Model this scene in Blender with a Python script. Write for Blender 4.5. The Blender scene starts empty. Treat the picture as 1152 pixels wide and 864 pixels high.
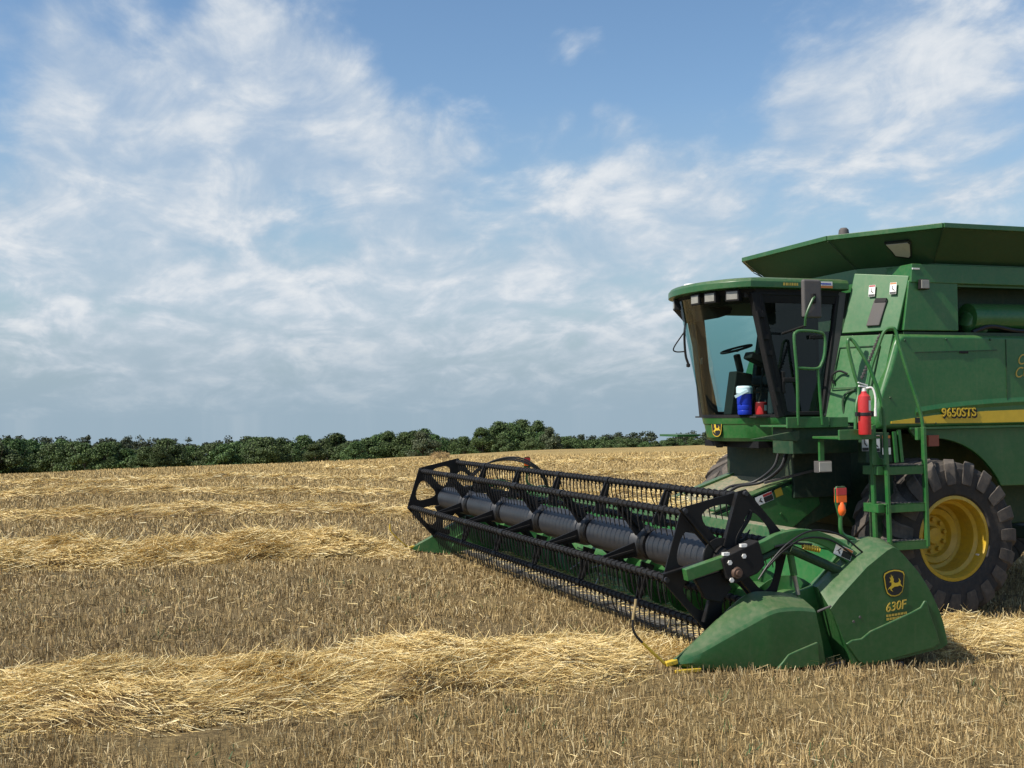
import bpy, bmesh, math, random
import numpy as np
from mathutils import Vector, Matrix
random.seed(7); RNG = np.random.default_rng(11)
sc = bpy.context.scene
col = sc.collection
PI = math.pi

# ------------------------------------------------------------------ materials
def mat(name):
    m = bpy.data.materials.new(name); m.use_nodes = True
    nt = m.node_tree; b = nt.nodes['Principled BSDF']
    return m, nt, b
def ramp(nt, fac, stops):
    r = nt.nodes.new('ShaderNodeValToRGB')
    el = r.color_ramp.elements
    while len(el) < len(stops): el.new(0.5)
    for e, (p, c) in zip(el, stops): e.position = p; e.color = (*c, 1)
    nt.links.new(fac, r.inputs[0]); return r.outputs[0]
def noise(nt, scale, detail=4, rough=0.55, coord='Object', stretch=None):
    tc = nt.nodes.new('ShaderNodeTexCoord'); n = nt.nodes.new('ShaderNodeTexNoise')
    n.inputs['Scale'].default_value = scale; n.inputs['Detail'].default_value = detail; n.inputs['Roughness'].default_value = rough
    src = tc.outputs[coord]
    if stretch:
        mp = nt.nodes.new('ShaderNodeMapping'); mp.inputs['Scale'].default_value = stretch
        nt.links.new(src, mp.inputs[0]); src = mp.outputs[0]
    nt.links.new(src, n.inputs['Vector']); return n.outputs['Fac']
def mix(nt, fac, a, b):
    m = nt.nodes.new('ShaderNodeMix'); m.data_type = 'RGBA'
    for s, v in ((m.inputs[0], fac), (m.inputs[6], a), (m.inputs[7], b)):
        if isinstance(v, (int, float)): s.default_value = v
        elif isinstance(v, tuple): s.default_value = (*v, 1)
        else: nt.links.new(v, s)
    return m.outputs[2]
def mth(nt, op, a, b=None, clamp=False):
    m = nt.nodes.new('ShaderNodeMath'); m.operation = op; m.use_clamp = clamp
    for s, v in zip(m.inputs, (a, b)):
        if v is None: continue
        if isinstance(v, (int, float)): s.default_value = v
        else: nt.links.new(v, s)
    return m.outputs[0]

DUST = (0.30, 0.24, 0.15)
def painted(name, base, rough=0.38, dust=0.25, updust=0.35, metallic=0.0, coat=0.25, var=0.18, dcol=DUST, bump=0.0):
    """paint with dust that has settled in patches and on upward faces"""
    m, nt, b = mat(name)
    n1 = noise(nt, 2.3, 6, 0.62); n2 = noise(nt, 19, 5, 0.6)
    dk = tuple(c * (1 - var) for c in base)
    basec = mix(nt, n1, dk, tuple(min(1, c * (1 + var)) for c in base))
    patch = mth(nt, 'MULTIPLY', mth(nt, 'SUBTRACT', mth(nt, 'MULTIPLY', n1, n2), 0.16, True), 2.6 * dust, True)
    g = nt.nodes.new('ShaderNodeNewGeometry'); sx = nt.nodes.new('ShaderNodeSeparateXYZ')
    nt.links.new(g.outputs['True Normal'], sx.inputs[0])
    up = mth(nt, 'MULTIPLY', mth(nt, 'SUBTRACT', sx.outputs[2], 0.25, True), mth(nt, 'MULTIPLY', n2, 1.6 * updust))
    st_ = noise(nt, 1.0, 6, 0.65, stretch=(16, 16, 1.1))
    patch = mth(nt, 'ADD', patch, mth(nt, 'MULTIPLY', mth(nt, 'SUBTRACT', st_, 0.56, True), 2.2*dust), True)
    d = mth(nt, 'ADD', patch, up, True)
    nt.links.new(mix(nt, d, basec, dcol), b.inputs['Base Color'])
    r = mth(nt, 'ADD', mth(nt, 'MULTIPLY', d, 0.5), mth(nt, 'ADD', rough, mth(nt, 'MULTIPLY', n2, 0.12)), True)
    nt.links.new(r, b.inputs['Roughness'])
    b.inputs['Metallic'].default_value = metallic
    b.inputs['Coat Weight'].default_value = coat; b.inputs['Coat Roughness'].default_value = 0.25
    if bump:
        bp = nt.nodes.new('ShaderNodeBump'); bp.inputs['Strength'].default_value = bump; bp.inputs['Distance'].default_value = 0.01
        nt.links.new(n2, bp.inputs['Height']); nt.links.new(bp.outputs[0], b.inputs['Normal'])
    return m
def plain(name, c, rough=0.5, metallic=0.0, var=0.15):
    m, nt, b = mat(name)
    n = noise(nt, 14, 4)
    nt.links.new(mix(nt, n, tuple(x * (1 - var) for x in c), tuple(min(1, x * (1 + var)) for x in c)), b.inputs['Base Color'])
    b.inputs['Roughness'].default_value = rough; b.inputs['Metallic'].default_value = metallic
    return m
M = {}
M['green'] = painted('green_paint', (0.016, 0.124, 0.025), 0.34, 0.20, 0.22)
M['green_plastic'] = painted('green_plastic', (0.015, 0.094, 0.023), 0.32, 0.16, 0.36, coat=0.2)
M['green_bright'] = painted('green_sheet', (0.020, 0.15, 0.040), 0.36, 0.22, 0.25)
M['green_dusty'] = painted('green_dusty_sheet', (0.03, 0.13, 0.05), 0.5, 0.6, 1.0)
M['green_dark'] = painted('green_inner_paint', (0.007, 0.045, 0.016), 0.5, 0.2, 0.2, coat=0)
M['black'] = painted('black_paint', (0.006, 0.006, 0.007), 0.48, 0.03, 0.02, coat=0.0)
M['black_plastic'] = painted('black_plastic', (0.008, 0.008, 0.009), 0.58, 0.04, 0.03, coat=0)
for k_ in ('black', 'black_plastic'): M[k_].node_tree.nodes['Principled BSDF'].inputs['Specular IOR Level'].default_value = 0.3
M['drum'] = painted('worn_drum_steel', (0.020, 0.022, 0.027), 0.40, 0.16, 0.03, coat=0.0, var=0.3, dcol=(0.12, 0.10, 0.075))
M['grey_plastic'] = painted('grey_plastic', (0.085, 0.078, 0.076), 0.6, 0.12, 0.1, coat=0)
M['steel'] = plain('bare_steel', (0.45, 0.45, 0.44), 0.35, 0.85)
M['lens'] = plain('lamp_lens', (0.26, 0.25, 0.22), 0.2, var=0.3)
M['white'] = plain('white_print', (0.75, 0.74, 0.70), 0.5)
M['blackprint'] = plain('black_print', (0.012, 0.012, 0.012), 0.5)
M['orangeprint'] = plain('orange_print', (0.45, 0.16, 0.04), 0.5)
M['redprint'] = plain('red_print', (0.35, 0.03, 0.03), 0.5)
M['yellowprint'] = plain('yellow_print', (0.62, 0.42, 0.03), 0.45)
M['goldprint'] = plain('gold_print', (0.55, 0.38, 0.06), 0.45)
M['rim'] = painted('yellow_wheel_paint', (0.56, 0.36, 0.018), 0.36, 0.5, 0.3, dcol=(0.16, 0.11, 0.05))
M['tyre'] = painted('dusty_tyre_rubber', (0.022, 0.021, 0.021), 0.8, 0.35, 0.25, coat=0, dcol=(0.16, 0.13, 0.10), bump=0.3)
M['lug'] = painted('worn_lug_rubber', (0.064, 0.055, 0.048), 0.8, 0.7, 0.3, coat=0, dcol=(0.2, 0.165, 0.13), bump=0.3)
M['red'] = painted('red_enamel', (0.50, 0.022, 0.025), 0.35, 0.10, 0.1)
M['reflector_red'] = plain('red_reflector', (0.55, 0.05, 0.05), 0.3)
M['orange'] = plain('orange_lens', (0.85, 0.14, 0.02), 0.25)
M['blue'] = plain('blue_plastic', (0.008, 0.035, 0.42), 0.4)
M['pale'] = plain('pale_plastic', (0.55, 0.72, 0.74), 0.4)
M['cabdark'] = plain('cab_trim', (0.022, 0.019, 0.015), 0.75)
M['cabgrey'] = plain('cab_seat_cloth', (0.055, 0.060, 0.065), 0.85)
M['rubber'] = plain('hose_rubber', (0.012, 0.012, 0.013), 0.45)
M['rodyellow'] = plain('yellow_rod_paint', (0.60, 0.42, 0.04), 0.45)
M['rodstraw'] = plain('weathered_rod', (0.35, 0.26, 0.12), 0.6)

def glass(name, tint, refl=1.0, rough=0.02):
    m = bpy.data.materials.new(name); m.use_nodes = True; nt = m.node_tree; nt.nodes.clear()
    out = nt.nodes.new('ShaderNodeOutputMaterial'); mx = nt.nodes.new('ShaderNodeMixShader')
    tr = nt.nodes.new('ShaderNodeBsdfTransparent'); tr.inputs[0].default_value = (*tint, 1)
    gl = nt.nodes.new('ShaderNodeBsdfGlossy'); gl.inputs['Roughness'].default_value = rough
    fr = nt.nodes.new('ShaderNodeFresnel'); fr.inputs['IOR'].default_value = 1.5
    nt.links.new(mth(nt, 'MULTIPLY', fr.outputs[0], refl), mx.inputs[0])
    nt.links.new(tr.outputs[0], mx.inputs[1]); nt.links.new(gl.outputs[0], mx.inputs[2]); nt.links.new(mx.outputs[0], out.inputs[0])
    return m
M['glass'] = glass('cab_glass', (0.54, 0.72, 0.71), 0.18)
M['glass_dark'] = glass('tinted_cab_glass', (0.44, 0.57, 0.60), 1.0)

# ------------------------------------------------------------------ mesh helpers
class MB:
    def __init__(s): s.v = []; s.f = []; s.sm = []; s.mi = []; s.cur = 0
    def add(s, vs, fs, smooth=False):
        o = len(s.v); s.v += [tuple(v) for v in vs]
        for f in fs: s.f.append([i + o for i in f]); s.sm.append(smooth); s.mi.append(s.cur)
        return s
    def box(s, x0, x1, y0, y1, z0, z1):
        return s.add([(x0,y0,z0),(x1,y0,z0),(x1,y1,z0),(x0,y1,z0),(x0,y0,z1),(x1,y0,z1),(x1,y1,z1),(x0,y1,z1)],
                     [(0,3,2,1),(4,5,6,7),(0,1,5,4),(1,2,6,5),(2,3,7,6),(3,0,4,7)])
    def bar(s, a, b, w, h, up=(0,0,1)):
        a = Vector(a); b = Vector(b); d = (b - a).normalized(); u = Vector(up)
        if abs(d.dot(u)) > 0.98: u = Vector((0,1,0))
        r = d.cross(u).normalized(); u = r.cross(d)
        vs = [p + r * (w/2*i) + u * (h/2*j) for p in (a, b) for i, j in ((-1,-1),(1,-1),(1,1),(-1,1))]
        return s.add(vs, [(0,1,2,3),(7,6,5,4),(0,4,5,1),(1,5,6,2),(2,6,7,3),(3,7,4,0)])
    def tube(s, pts, r, n=8, cap=True):
        pts = [Vector(p) for p in pts]; rs = r if isinstance(r, (list, tuple)) else [r] * len(pts)
        vs = []; prev = None
        for i, p in enumerate(pts):
            d = (pts[min(i+1, len(pts)-1)] - pts[max(i-1, 0)]).normalized()
            if prev is None:
                u = d.orthogonal().normalized()
            else: u = (prev - d * prev.dot(d)).normalized()
            prev = u; w = d.cross(u)
            vs += [p + (u * math.cos(2*PI*k/n) + w * math.sin(2*PI*k/n)) * rs[i] for k in range(n)]
        fs = []
        for i in range(len(pts)-1):
            for k in range(n): fs.append((i*n+k, i*n+(k+1)%n, (i+1)*n+(k+1)%n, (i+1)*n+k))
        s.add(vs, fs, True)
        if cap:
            o = len(s.v) - len(vs)
            s.f.append([o + k for k in range(n)][::-1]); s.sm.append(False); s.mi.append(s.cur)
            s.f.append([o + (len(pts)-1)*n + k for k in range(n)]); s.sm.append(False); s.mi.append(s.cur)
        return s
    def prism(s, poly, y0, y1, y_axis=1):
        """poly of (x,z) extruded from y0 to y1 (y_axis=1); y_axis=2: poly (x,y) extruded in z; 0: poly (y,z) in x"""
        def P(a, b, t): return {1:(a,t,b), 2:(a,b,t), 0:(t,a,b)}[y_axis]
        n = len(poly); vs = [P(a,b,y0) for a,b in poly] + [P(a,b,y1) for a,b in poly]
        fs = [tuple(range(n)), tuple(range(2*n-1, n-1, -1))] + [(i, n+i, n+(i+1)%n, (i+1)%n) for i in range(n)]
        return s.add(vs, fs)
    def loft(s, rings, closed=True, cap=True, smooth=False):
        n = len(rings[0]); vs = [p for r in rings for p in r]; fs = []
        for i in range(len(rings)-1):
            for k in range(n if closed else n-1):
                fs.append((i*n+k, i*n+(k+1)%n, (i+1)*n+(k+1)%n, (i+1)*n+k))
        if cap: fs += [tuple(range(n))[::-1], tuple((len(rings)-1)*n + k for k in range(n))]
        return s.add(vs, fs, smooth)
    def lathe(s, prof, c, axis='y', n=40, smooth=True, a0=0, a1=2*PI):
        """prof of (r, t) round an axis through c"""
        full = abs(a1 - a0 - 2*PI) < 1e-6; m = n if full else n + 1; rings = []
        for k in range(m):
            a = a0 + (a1 - a0) * k / n; ca, sa = math.cos(a), math.sin(a)
            if axis == 'y': rings.append([(c[0]+r*ca, c[1]+t, c[2]+r*sa) for r, t in prof])
            elif axis == 'z': rings.append([(c[0]+r*ca, c[1]+r*sa, c[2]+t) for r, t in prof])
            else: rings.append([(c[0]+t, c[1]+r*ca, c[2]+r*sa) for r, t in prof])
        vs = [p for r in rings for p in r]; q = len(prof); fs = []
        for k in range(m if full else m-1):
            for j in range(q-1): fs.append((k*q+j, ((k+1)%m)*q+j, ((k+1)%m)*q+j+1, k*q+j+1))
        return s.add(vs, fs, smooth)
    def build(s, name, m, parent=None, loc=None, bevel=0.0, seg=2, fix=True, label=None):
        """links everything collected as ONE mesh object; coordinates are world coordinates, origin moved to loc"""
        me = bpy.data.meshes.new(name)
        L = Vector(loc) if loc is not None else (Vector(parent['_o']) if parent is not None else Vector((0,0,0)))
        me.from_pydata([(v[0]-L.x, v[1]-L.y, v[2]-L.z) for v in s.v], [], s.f)
        me.polygons.foreach_set('use_smooth', s.sm)
        ms = m if isinstance(m, (list, tuple)) else [m]
        for x in ms: me.materials.append(x)
        me.polygons.foreach_set('material_index', s.mi)
        bm = bmesh.new(); bm.from_mesh(me)
        if fix: bmesh.ops.recalc_face_normals(bm, faces=bm.faces)
        bmesh.ops.triangulate(bm, faces=[f for f in bm.faces if len(f.verts) > 4])
        for fc in bm.faces: fc.smooth = True
        for e in bm.edges: e.smooth = len(e.link_faces) == 2 and e.calc_face_angle(3.0) < 0.44
        bm.to_mesh(me); bm.free(); me.update()
        o = bpy.data.objects.new(name, me); col.objects.link(o)
        o['_o'] = tuple(L)
        if parent is not None:
            o.parent = parent; o.location = L - Vector(parent['_o'])
        else: o.location = L
        if bevel:
            b = o.modifiers.new('edge', 'BEVEL'); b.width = bevel; b.segments = seg; b.limit_method = 'ANGLE'; b.angle_limit = math.radians(35)
            b.harden_normals = True
        if label: o['label'] = label
        return o
def empty(name, loc, label=None, cat=None, group=None):
    o = bpy.data.objects.new(name, None); col.objects.link(o); o.location = loc; o['_o'] = tuple(loc)
    o.empty_display_size = 0.2
    if label: o['label'] = label
    if cat: o['category'] = cat
    if group: o['group'] = group
    return o
def tag(o, label=None, cat=None, group=None, kind=None):
    for k, v in (('label', label), ('category', cat), ('group', group), ('kind', kind)):
        if v: o[k] = v
    return o
def text_mb(txt, size, org, ux, uz, depth=0.004, bold=0.0, shear=0.0):
    """lettering as mesh: ux the reading direction, uz the up direction"""
    cu = bpy.data.curves.new('lettering', 'FONT'); cu.body = txt; cu.size = size; cu.extrude = depth/2; cu.offset = bold; cu.shear = shear
    o = bpy.data.objects.new('lettering', cu); col.objects.link(o)
    dg = bpy.context.evaluated_depsgraph_get(); me = bpy.data.meshes.new_from_object(o.evaluated_get(dg))
    ux = Vector(ux).normalized(); uz = Vector(uz); uz = (uz - ux*uz.dot(ux)).normalized(); un = ux.cross(uz)
    org = Vector(org); b = MB()
    b.add([org + ux*v.co.x + uz*v.co.y + un*v.co.z for v in me.vertices], [tuple(p.vertices) for p in me.polygons])
    bpy.data.objects.remove(o); bpy.data.curves.remove(cu); bpy.data.meshes.remove(me)
    return b
def sm_path(pts, k=6):
    """Catmull-Rom through the points"""
    P = [Vector(p) for p in pts]; P = [P[0]*2-P[1]] + P + [P[-1]*2-P[-2]]; out = []
    for i in range(1, len(P)-2):
        a, b, c, d = P[i-1:i+3]
        for j in range(k):
            t = j/k; out.append(0.5*((2*b)+(c-a)*t+(2*a-5*b+4*c-d)*t*t+(3*b-a-3*c+d)*t**3))
    out.append(P[-2]); return out
class Plane:
    """a sticker plane: org + ux*a + uz*b, lifted along the normal"""
    def __init__(s, org, ux, uz):
        s.o = Vector(org); s.x = Vector(ux).normalized(); z = Vector(uz); s.z = (z - s.x*z.dot(s.x)).normalized(); s.n = s.x.cross(s.z)
    def p(s, a, b, l=0): return s.o + s.x*a + s.z*b + s.n*l
    def rect(s, mb, a0, a1, b0, b1, l): 
        mb.add([s.p(a,b,l) for a,b in ((a0,b0),(a1,b0),(a1,b1),(a0,b1))], [(0,1,2,3)]); return mb
    def poly(s, mb, pts, l, k=1.0, o=(0,0)):
        mb.add([s.p(a*k+o[0], b*k+o[1], l) for a,b in pts], [tuple(range(len(pts)))]); return mb
def decal(parent, org, ux, uz, w, h, head=M['orangeprint'], vertical=True, name='warning_decal'):
    """a safety sticker: white pictogram field, coloured heading, dark text field"""
    pl = Plane(org, ux, uz); b = MB()
    b.cur = 0; pl.rect(b, 0, w, 0, h, 0.003)
    b.cur = 1
    if vertical:
        pl.rect(b, 0.04*w, 0.96*w, 0.84*h, 0.98*h, 0.005); b.cur = 2; pl.rect(b, 0.04*w, 0.96*w, 0.02*h, 0.20*h, 0.005)
        pl.poly(b, [(0.3*w,0.72*h),(0.42*w,0.74*h),(0.45*w,0.5*h),(0.8*w,0.32*h),(0.74*w,0.26*h),(0.36*w,0.42*h)], 0.005)
    else:
        pl.rect(b, 0.45*w, 0.98*w, 0.68*h, 0.96*h, 0.005); b.cur = 2; pl.rect(b, 0.45*w, 0.98*w, 0.04*h, 0.64*h, 0.005)
        pl.poly(b, [(0.08*w,0.25*h),(0.3*w,0.75*h),(0.36*w,0.7*h),(0.26*w,0.5*h),(0.38*w,0.2*h),(0.3*w,0.2*h),(0.2*w,0.42*h)], 0.005)
    return b.build(name, [M['white'], head, M['blackprint']], parent, fix=False)
DEER = [(0.30,0.95),(0.355,0.80),(0.42,0.88),(0.41,0.76),(0.455,0.70),(0.44,0.56),(0.55,0.50),(0.72,0.53),(0.77,0.60),(0.73,0.73),(0.79,0.68),
        (0.86,0.57),(0.83,0.48),(0.98,0.28),(0.80,0.37),(0.68,0.34),(0.50,0.34),(0.40,0.30),(0.29,0.24),(0.39,0.10),(0.25,0.19),(0.21,0.28),
        (0.06,0.20),(0.17,0.33),(0.31,0.42),(0.31,0.55),(0.19,0.57),(0.27,0.66),(0.20,0.80),(0.29,0.77)]
SHIELD = [(-0.02,0.80),(0.03,0.92),(0.25,1.0),(0.5,1.03),(0.75,1.0),(0.97,0.92),(1.02,0.80),(0.96,0.35),(0.88,0.12),(0.70,0.0),(0.5,-0.03),(0.30,0.0),(0.12,0.12),(0.04,0.35)]
def emblem(parent, org, ux, uz, w, h):
    pl = Plane(org, ux, uz); b = MB()
    def sc_(pts, k): return [((0.5+(x-0.5)*k)*w, (0.5+(z-0.5)*k)*h) for x, z in pts]
    b.cur = 1; pl.poly(b, sc_(SHIELD, 1.0), 0.004)
    b.cur = 0; pl.poly(b, sc_(SHIELD, 0.95), 0.006)
    b.cur = 1; pl.poly(b, sc_(SHIELD, 0.86), 0.008)
    b.cur = 0; pl.poly(b, [((0.1+0.8*x)*w, (0.1+0.8*z)*h) for x, z in DEER], 0.010)
    return b.build('emblem', [M['yellowprint'], M['blackprint']], parent, fix=False)

# ------------------------------------------------------------------ camera
CAM = np.array([-4.4282, -8.5779, 2.3012])
RM = np.array([[0.9437,-0.0053,0.3308],[-0.3305,0.0294,0.9433],[-0.0147,-0.9996,0.0260]])
cd = bpy.data.cameras.new('camera'); cam = bpy.data.objects.new('camera', cd); col.objects.link(cam)
cd.sensor_width = 36; cd.lens = 1250/1152*36; cd.clip_end = 6000; cd.clip_start = 0.1
r_, d_, f_ = (Vector(RM[:, i]).normalized() for i in range(3))
cam.matrix_world = Matrix(((r_.x,-d_.x,-f_.x,CAM[0]),(r_.y,-d_.y,-f_.y,CAM[1]),(r_.z,-d_.z,-f_.z,CAM[2]),(0,0,0,1)))
sc.camera = cam

# ------------------------------------------------------------------ terrain
def G(x, y):
    x = np.asarray(x, float); y = np.asarray(y, float)
    g = -0.15 - 0.30*np.tanh((x-2.9)/4.0)
    g = g * np.exp(-np.clip(np.hypot(x-1, y-3)-9, 0, None)**2/900.0)
    g = g + 0.04*np.sin(x*0.55+1.3)*np.sin(y*0.43+0.4) * np.clip((np.hypot(x-3, y-3.5)-5)/6, 0, 1)
    ang = np.degrees(np.arctan2(x-CAM[0], y-CAM[1]))
    y0 = np.interp(ang, [-12, -6, 8, 20, 32, 60], [29.5, 30, 36, 47, 48, 50])
    t = np.clip(y - y0, 0, None)
    k = 0.0011; sm = 0.056; tl = sm/(2*k)
    drop = np.where(t < tl, k*t*t, k*tl*tl + sm*(t-tl))
    drop = np.minimum(drop, 11.0 + 0.6*np.tanh((drop-11)/4))
    return g - drop - 0.036*np.clip(y-280, 0, None)
def axis(lo, hi, mid0, mid1, step):
    a = list(np.arange(mid0, mid1+1e-6, step)); d = step; x = mid1
    while x < hi: d *= 1.16; x += d; a.append(min(x, hi))
    d = step; x = mid0
    while x > lo: d *= 1.16; x -= d; a.insert(0, max(x, lo))
    return np.array(a)
def np_mesh(name, v, f, m, smooth=False):
    me = bpy.data.meshes.new(name); v = np.asarray(v, np.float32); f = np.asarray(f, np.int32)
    n, k = f.shape
    me.vertices.add(len(v)); me.vertices.foreach_set('co', v.ravel())
    me.loops.add(n*k); me.loops.foreach_set('vertex_index', f.ravel())
    me.polygons.add(n); me.polygons.foreach_set('loop_start', np.arange(0, n*k, k, dtype=np.int32))
    me.polygons.foreach_set('use_smooth', np.full(n, smooth))
    me.update(calc_edges=True)
    for x in (m if isinstance(m, (list, tuple)) else [m]): me.materials.append(x)
    o = bpy.data.objects.new(name, me); col.objects.link(o); return o

# soil and litter
def ground_mat():
    m, nt, b = mat('stubble_soil')
    fine = noise(nt, 38, 8, 0.72, stretch=(0.6, 1.3, 1)); mid = noise(nt, 1.7, 6, 0.6); big = noise(nt, 0.16, 4, 0.6, stretch=(0.35, 1.4, 1))
    c1 = ramp(nt, fine, [(0.30,(0.055,0.042,0.025)),(0.48,(0.18,0.130,0.065)),(0.62,(0.35,0.255,0.12)),(0.78,(0.54,0.41,0.20))])
    c2 = ramp(nt, fine, [(0.30,(0.15,0.105,0.045)),(0.5,(0.42,0.30,0.115)),(0.75,(0.66,0.50,0.21))])
    # beyond the machine the field is littered with straw from edge to edge
    g = nt.nodes.new('ShaderNodeNewGeometry'); sx = nt.nodes.new('ShaderNodeSeparateXYZ'); nt.links.new(g.outputs['Position'], sx.inputs[0])
    fy = mth(nt, 'MULTIPLY', mth(nt, 'SUBTRACT', sx.outputs[1], 14), 1/34, True)
    w = mth(nt, 'ADD', mth(nt, 'MULTIPLY', mth(nt, 'SUBTRACT', big, 0.42), 2.2), mth(nt, 'MULTIPLY', fy, 0.75), True)
    w = mth(nt, 'MULTIPLY', w, 0.85)
    cc = mix(nt, w, c1, c2)
    nt.links.new(mix(nt, mth(nt, 'MULTIPLY', mth(nt, 'SUBTRACT', mid, 0.5, True), 1.2), cc, (0.13,0.10,0.062)), b.inputs['Base Color'])
    b.inputs['Roughness'].default_value = 0.95; b.inputs['Specular IOR Level'].default_value = 0.1
    bp = nt.nodes.new('ShaderNodeBump'); bp.inputs['Strength'].default_value = 0.9; bp.inputs['Distance'].default_value = 0.05
    nt.links.new(fine, bp.inputs['Height']); nt.links.new(bp.outputs[0], b.inputs['Normal'])
    return m
M['ground'] = ground_mat()
gx = axis(-900, 1100, -12, 30, 0.35); gy = axis(-60, 1400, -8, 56, 0.35)
X, Y = np.meshgrid(gx, gy); nz = RNG.normal(0, 0.018, X.shape)*((X>-14)&(X<32)&(Y<58))
V = np.stack([X, Y, G(X, Y)+nz], -1).reshape(-1, 3); W_ = len(gx)
ii, jj = np.meshgrid(np.arange(len(gx)-1), np.arange(len(gy)-1)); q = (jj*W_+ii).ravel()
gr = np_mesh('ground', V, np.stack([q, q+1, q+1+W_, q+W_], -1), M['ground'], True)
tag(gr, kind='structure')

# straw materials, each stalk its own tone
def straw_mat(name, stops, scale=0.5, amp=0.0):
    m, nt, b = mat(name)
    g = nt.nodes.new('ShaderNodeNewGeometry')
    c = ramp(nt, g.outputs['Random Per Island'], stops)
    n = noise(nt, scale, 4, 0.6)
    nt.links.new(mix(nt, mth(nt, 'MULTIPLY', mth(nt, 'SUBTRACT', n, 0.35, True), amp), c, (0.13,0.098,0.055)), b.inputs['Base Color'])
    b.inputs['Roughness'].default_value = 0.55; b.inputs['Specular IOR Level'].default_value = 0.35
    return m
def strawier(m, y0, y1, amt, c):
    nt = m.node_tree; b = nt.nodes['Principled BSDF']; l = b.inputs['Base Color'].links[0]; src = l.from_socket
    g = nt.nodes.new('ShaderNodeNewGeometry'); sx = nt.nodes.new('ShaderNodeSeparateXYZ'); nt.links.new(g.outputs['Position'], sx.inputs[0])
    f = mth(nt, 'MULTIPLY', mth(nt, 'MULTIPLY', mth(nt, 'SUBTRACT', sx.outputs[1], y0), 1/(y1-y0), True), mth(nt, 'MULTIPLY', noise(nt, 0.35, 4, 0.6, stretch=(0.3, 1.2, 1)), 2*amt), True)
    nt.links.new(mix(nt, f, src, c), b.inputs['Base Color'])
M['stubble'] = straw_mat('stubble_stalks', [(0.0,(0.12,0.080,0.036)),(0.3,(0.32,0.215,0.088)),(0.7,(0.55,0.405,0.185)),(0.93,(0.68,0.54,0.28)),(1.0,(0.74,0.64,0.40))], 0.6, 1.1)
strawier(M['stubble'], 13, 46, 0.72, (0.58,0.425,0.18))
M['straw'] = straw_mat('golden_straw', [(0.0,(0.40,0.26,0.09)),(0.3,(0.64,0.475,0.185)),(0.75,(0.79,0.615,0.28)),(1.0,(0.90,0.78,0.47))])
M['matted_shade'] = plain('matted_straw_shade', (0.20, 0.135, 0.055), 0.9, var=0.6)  # matted straw of the mounds, coloured dark for shade under the stalks
M['weed'] = plain('green_weed', (0.05, 0.10, 0.03), 0.7, var=0.4)

def ribbons(P, D, N, L, W0, W1):
    """flat tapered stalks: base P, direction D, width direction N"""
    e = P + D*L[:, None]
    v = np.stack([P-N*W0[:,None], P+N*W0[:,None], e+N*W1[:,None], e-N*W1[:,None]], 1).reshape(-1, 3)
    f = np.arange(len(P)*4).reshape(-1, 4); return v, f
def unit(a): return a/np.linalg.norm(a, axis=-1, keepdims=True)
fov0, fov1 = -13.5, 52.0   # bearing range of the field in view, degrees from +Y
def polar(n, d0, d1, p):
    u = RNG.random(n); e = 2-p
    d = (d0**e + u*(d1**e-d0**e))**(1/e); a = np.radians(RNG.uniform(fov0, fov1, n))
    return CAM[0]+d*np.sin(a), CAM[1]+d*np.cos(a), d
def patch_noise(x, y):
    return (np.sin(x*1.9+np.sin(y*1.3)*1.4)+np.sin(y*2.7+np.sin(x*0.9)*1.7)+np.sin(x*0.7-y*1.1+0.6)+np.sin(x*4.3+y*3.1))/4
# stubble: short stalks in clumps
n = 720000
x, y, d = polar(n, 5.2, 62, 1.45)
k = RNG.random(n) < 0.62                                       # drilled rows, a little uneven
y = np.where(k, np.round(y/0.19)*0.19 + RNG.normal(0, 0.028, n), y)
keep = RNG.random(n) < 0.66 + 0.55*patch_noise(x, y) + 0.35*patch_noise(x*3.1+5, y*3.7)
x, y, d = x[keep], y[keep], d[keep]; n = len(x)
a = RNG.uniform(0, 2*PI, n); tl = np.abs(RNG.normal(0, 0.48, n)); b_ = RNG.uniform(0, 2*PI, n)
flat = RNG.random(n) < 0.07; tl = np.where(flat, RNG.uniform(1.15, 1.5, n), tl)
D = np.stack([np.sin(tl)*np.cos(b_), np.sin(tl)*np.sin(b_), np.cos(tl)], -1)
N = unit(np.cross(D, np.stack([np.cos(a), np.sin(a), 0.2+0*a], -1)))
wd = np.maximum(0.0026, d*0.00030)*RNG.uniform(0.6, 1.3, n)
L = RNG.uniform(0.03, 0.105, n)*(1+0.008*d)*np.where(flat, 1.3, 1.0)
z = G(x, y)
v, f = ribbons(np.stack([x, y, z-0.01+flat*0.03], -1), D, N, L, wd, wd*0.7)
o = np_mesh('stubble', v, f, M['stubble']); tag(o, kind='stuff')
o['label'] = 'short cut brown stubble stalks standing all over the field'; o['category'] = 'stubble'
# sparse weeds
n = 1500; cx_, cy_, d = polar(170, 5.4, 16, 1.3); i = RNG.integers(0, 170, n)
x = cx_[i]+RNG.normal(0, 0.09, n); y = cy_[i]+RNG.normal(0, 0.09, n)
b_ = RNG.uniform(0, 2*PI, n); tl = RNG.uniform(0.1, 1.0, n); D = np.stack([np.sin(tl)*np.cos(b_), np.sin(tl)*np.sin(b_), np.cos(tl)], -1)
N = unit(np.cross(D, RNG.normal(0, 1, (n, 3)))); L = RNG.uniform(0.03, 0.10, n)
v, f = ribbons(np.stack([x, y, G(x, y)], -1), D, N, L, np.full(n, 0.006), np.full(n, 0.002))
o = np_mesh('weeds', v, f, M['weed']); tag(o, kind='stuff'); o['label'] = 'small green weeds sprouting between the stubble'; o['category'] = 'weeds'

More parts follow.
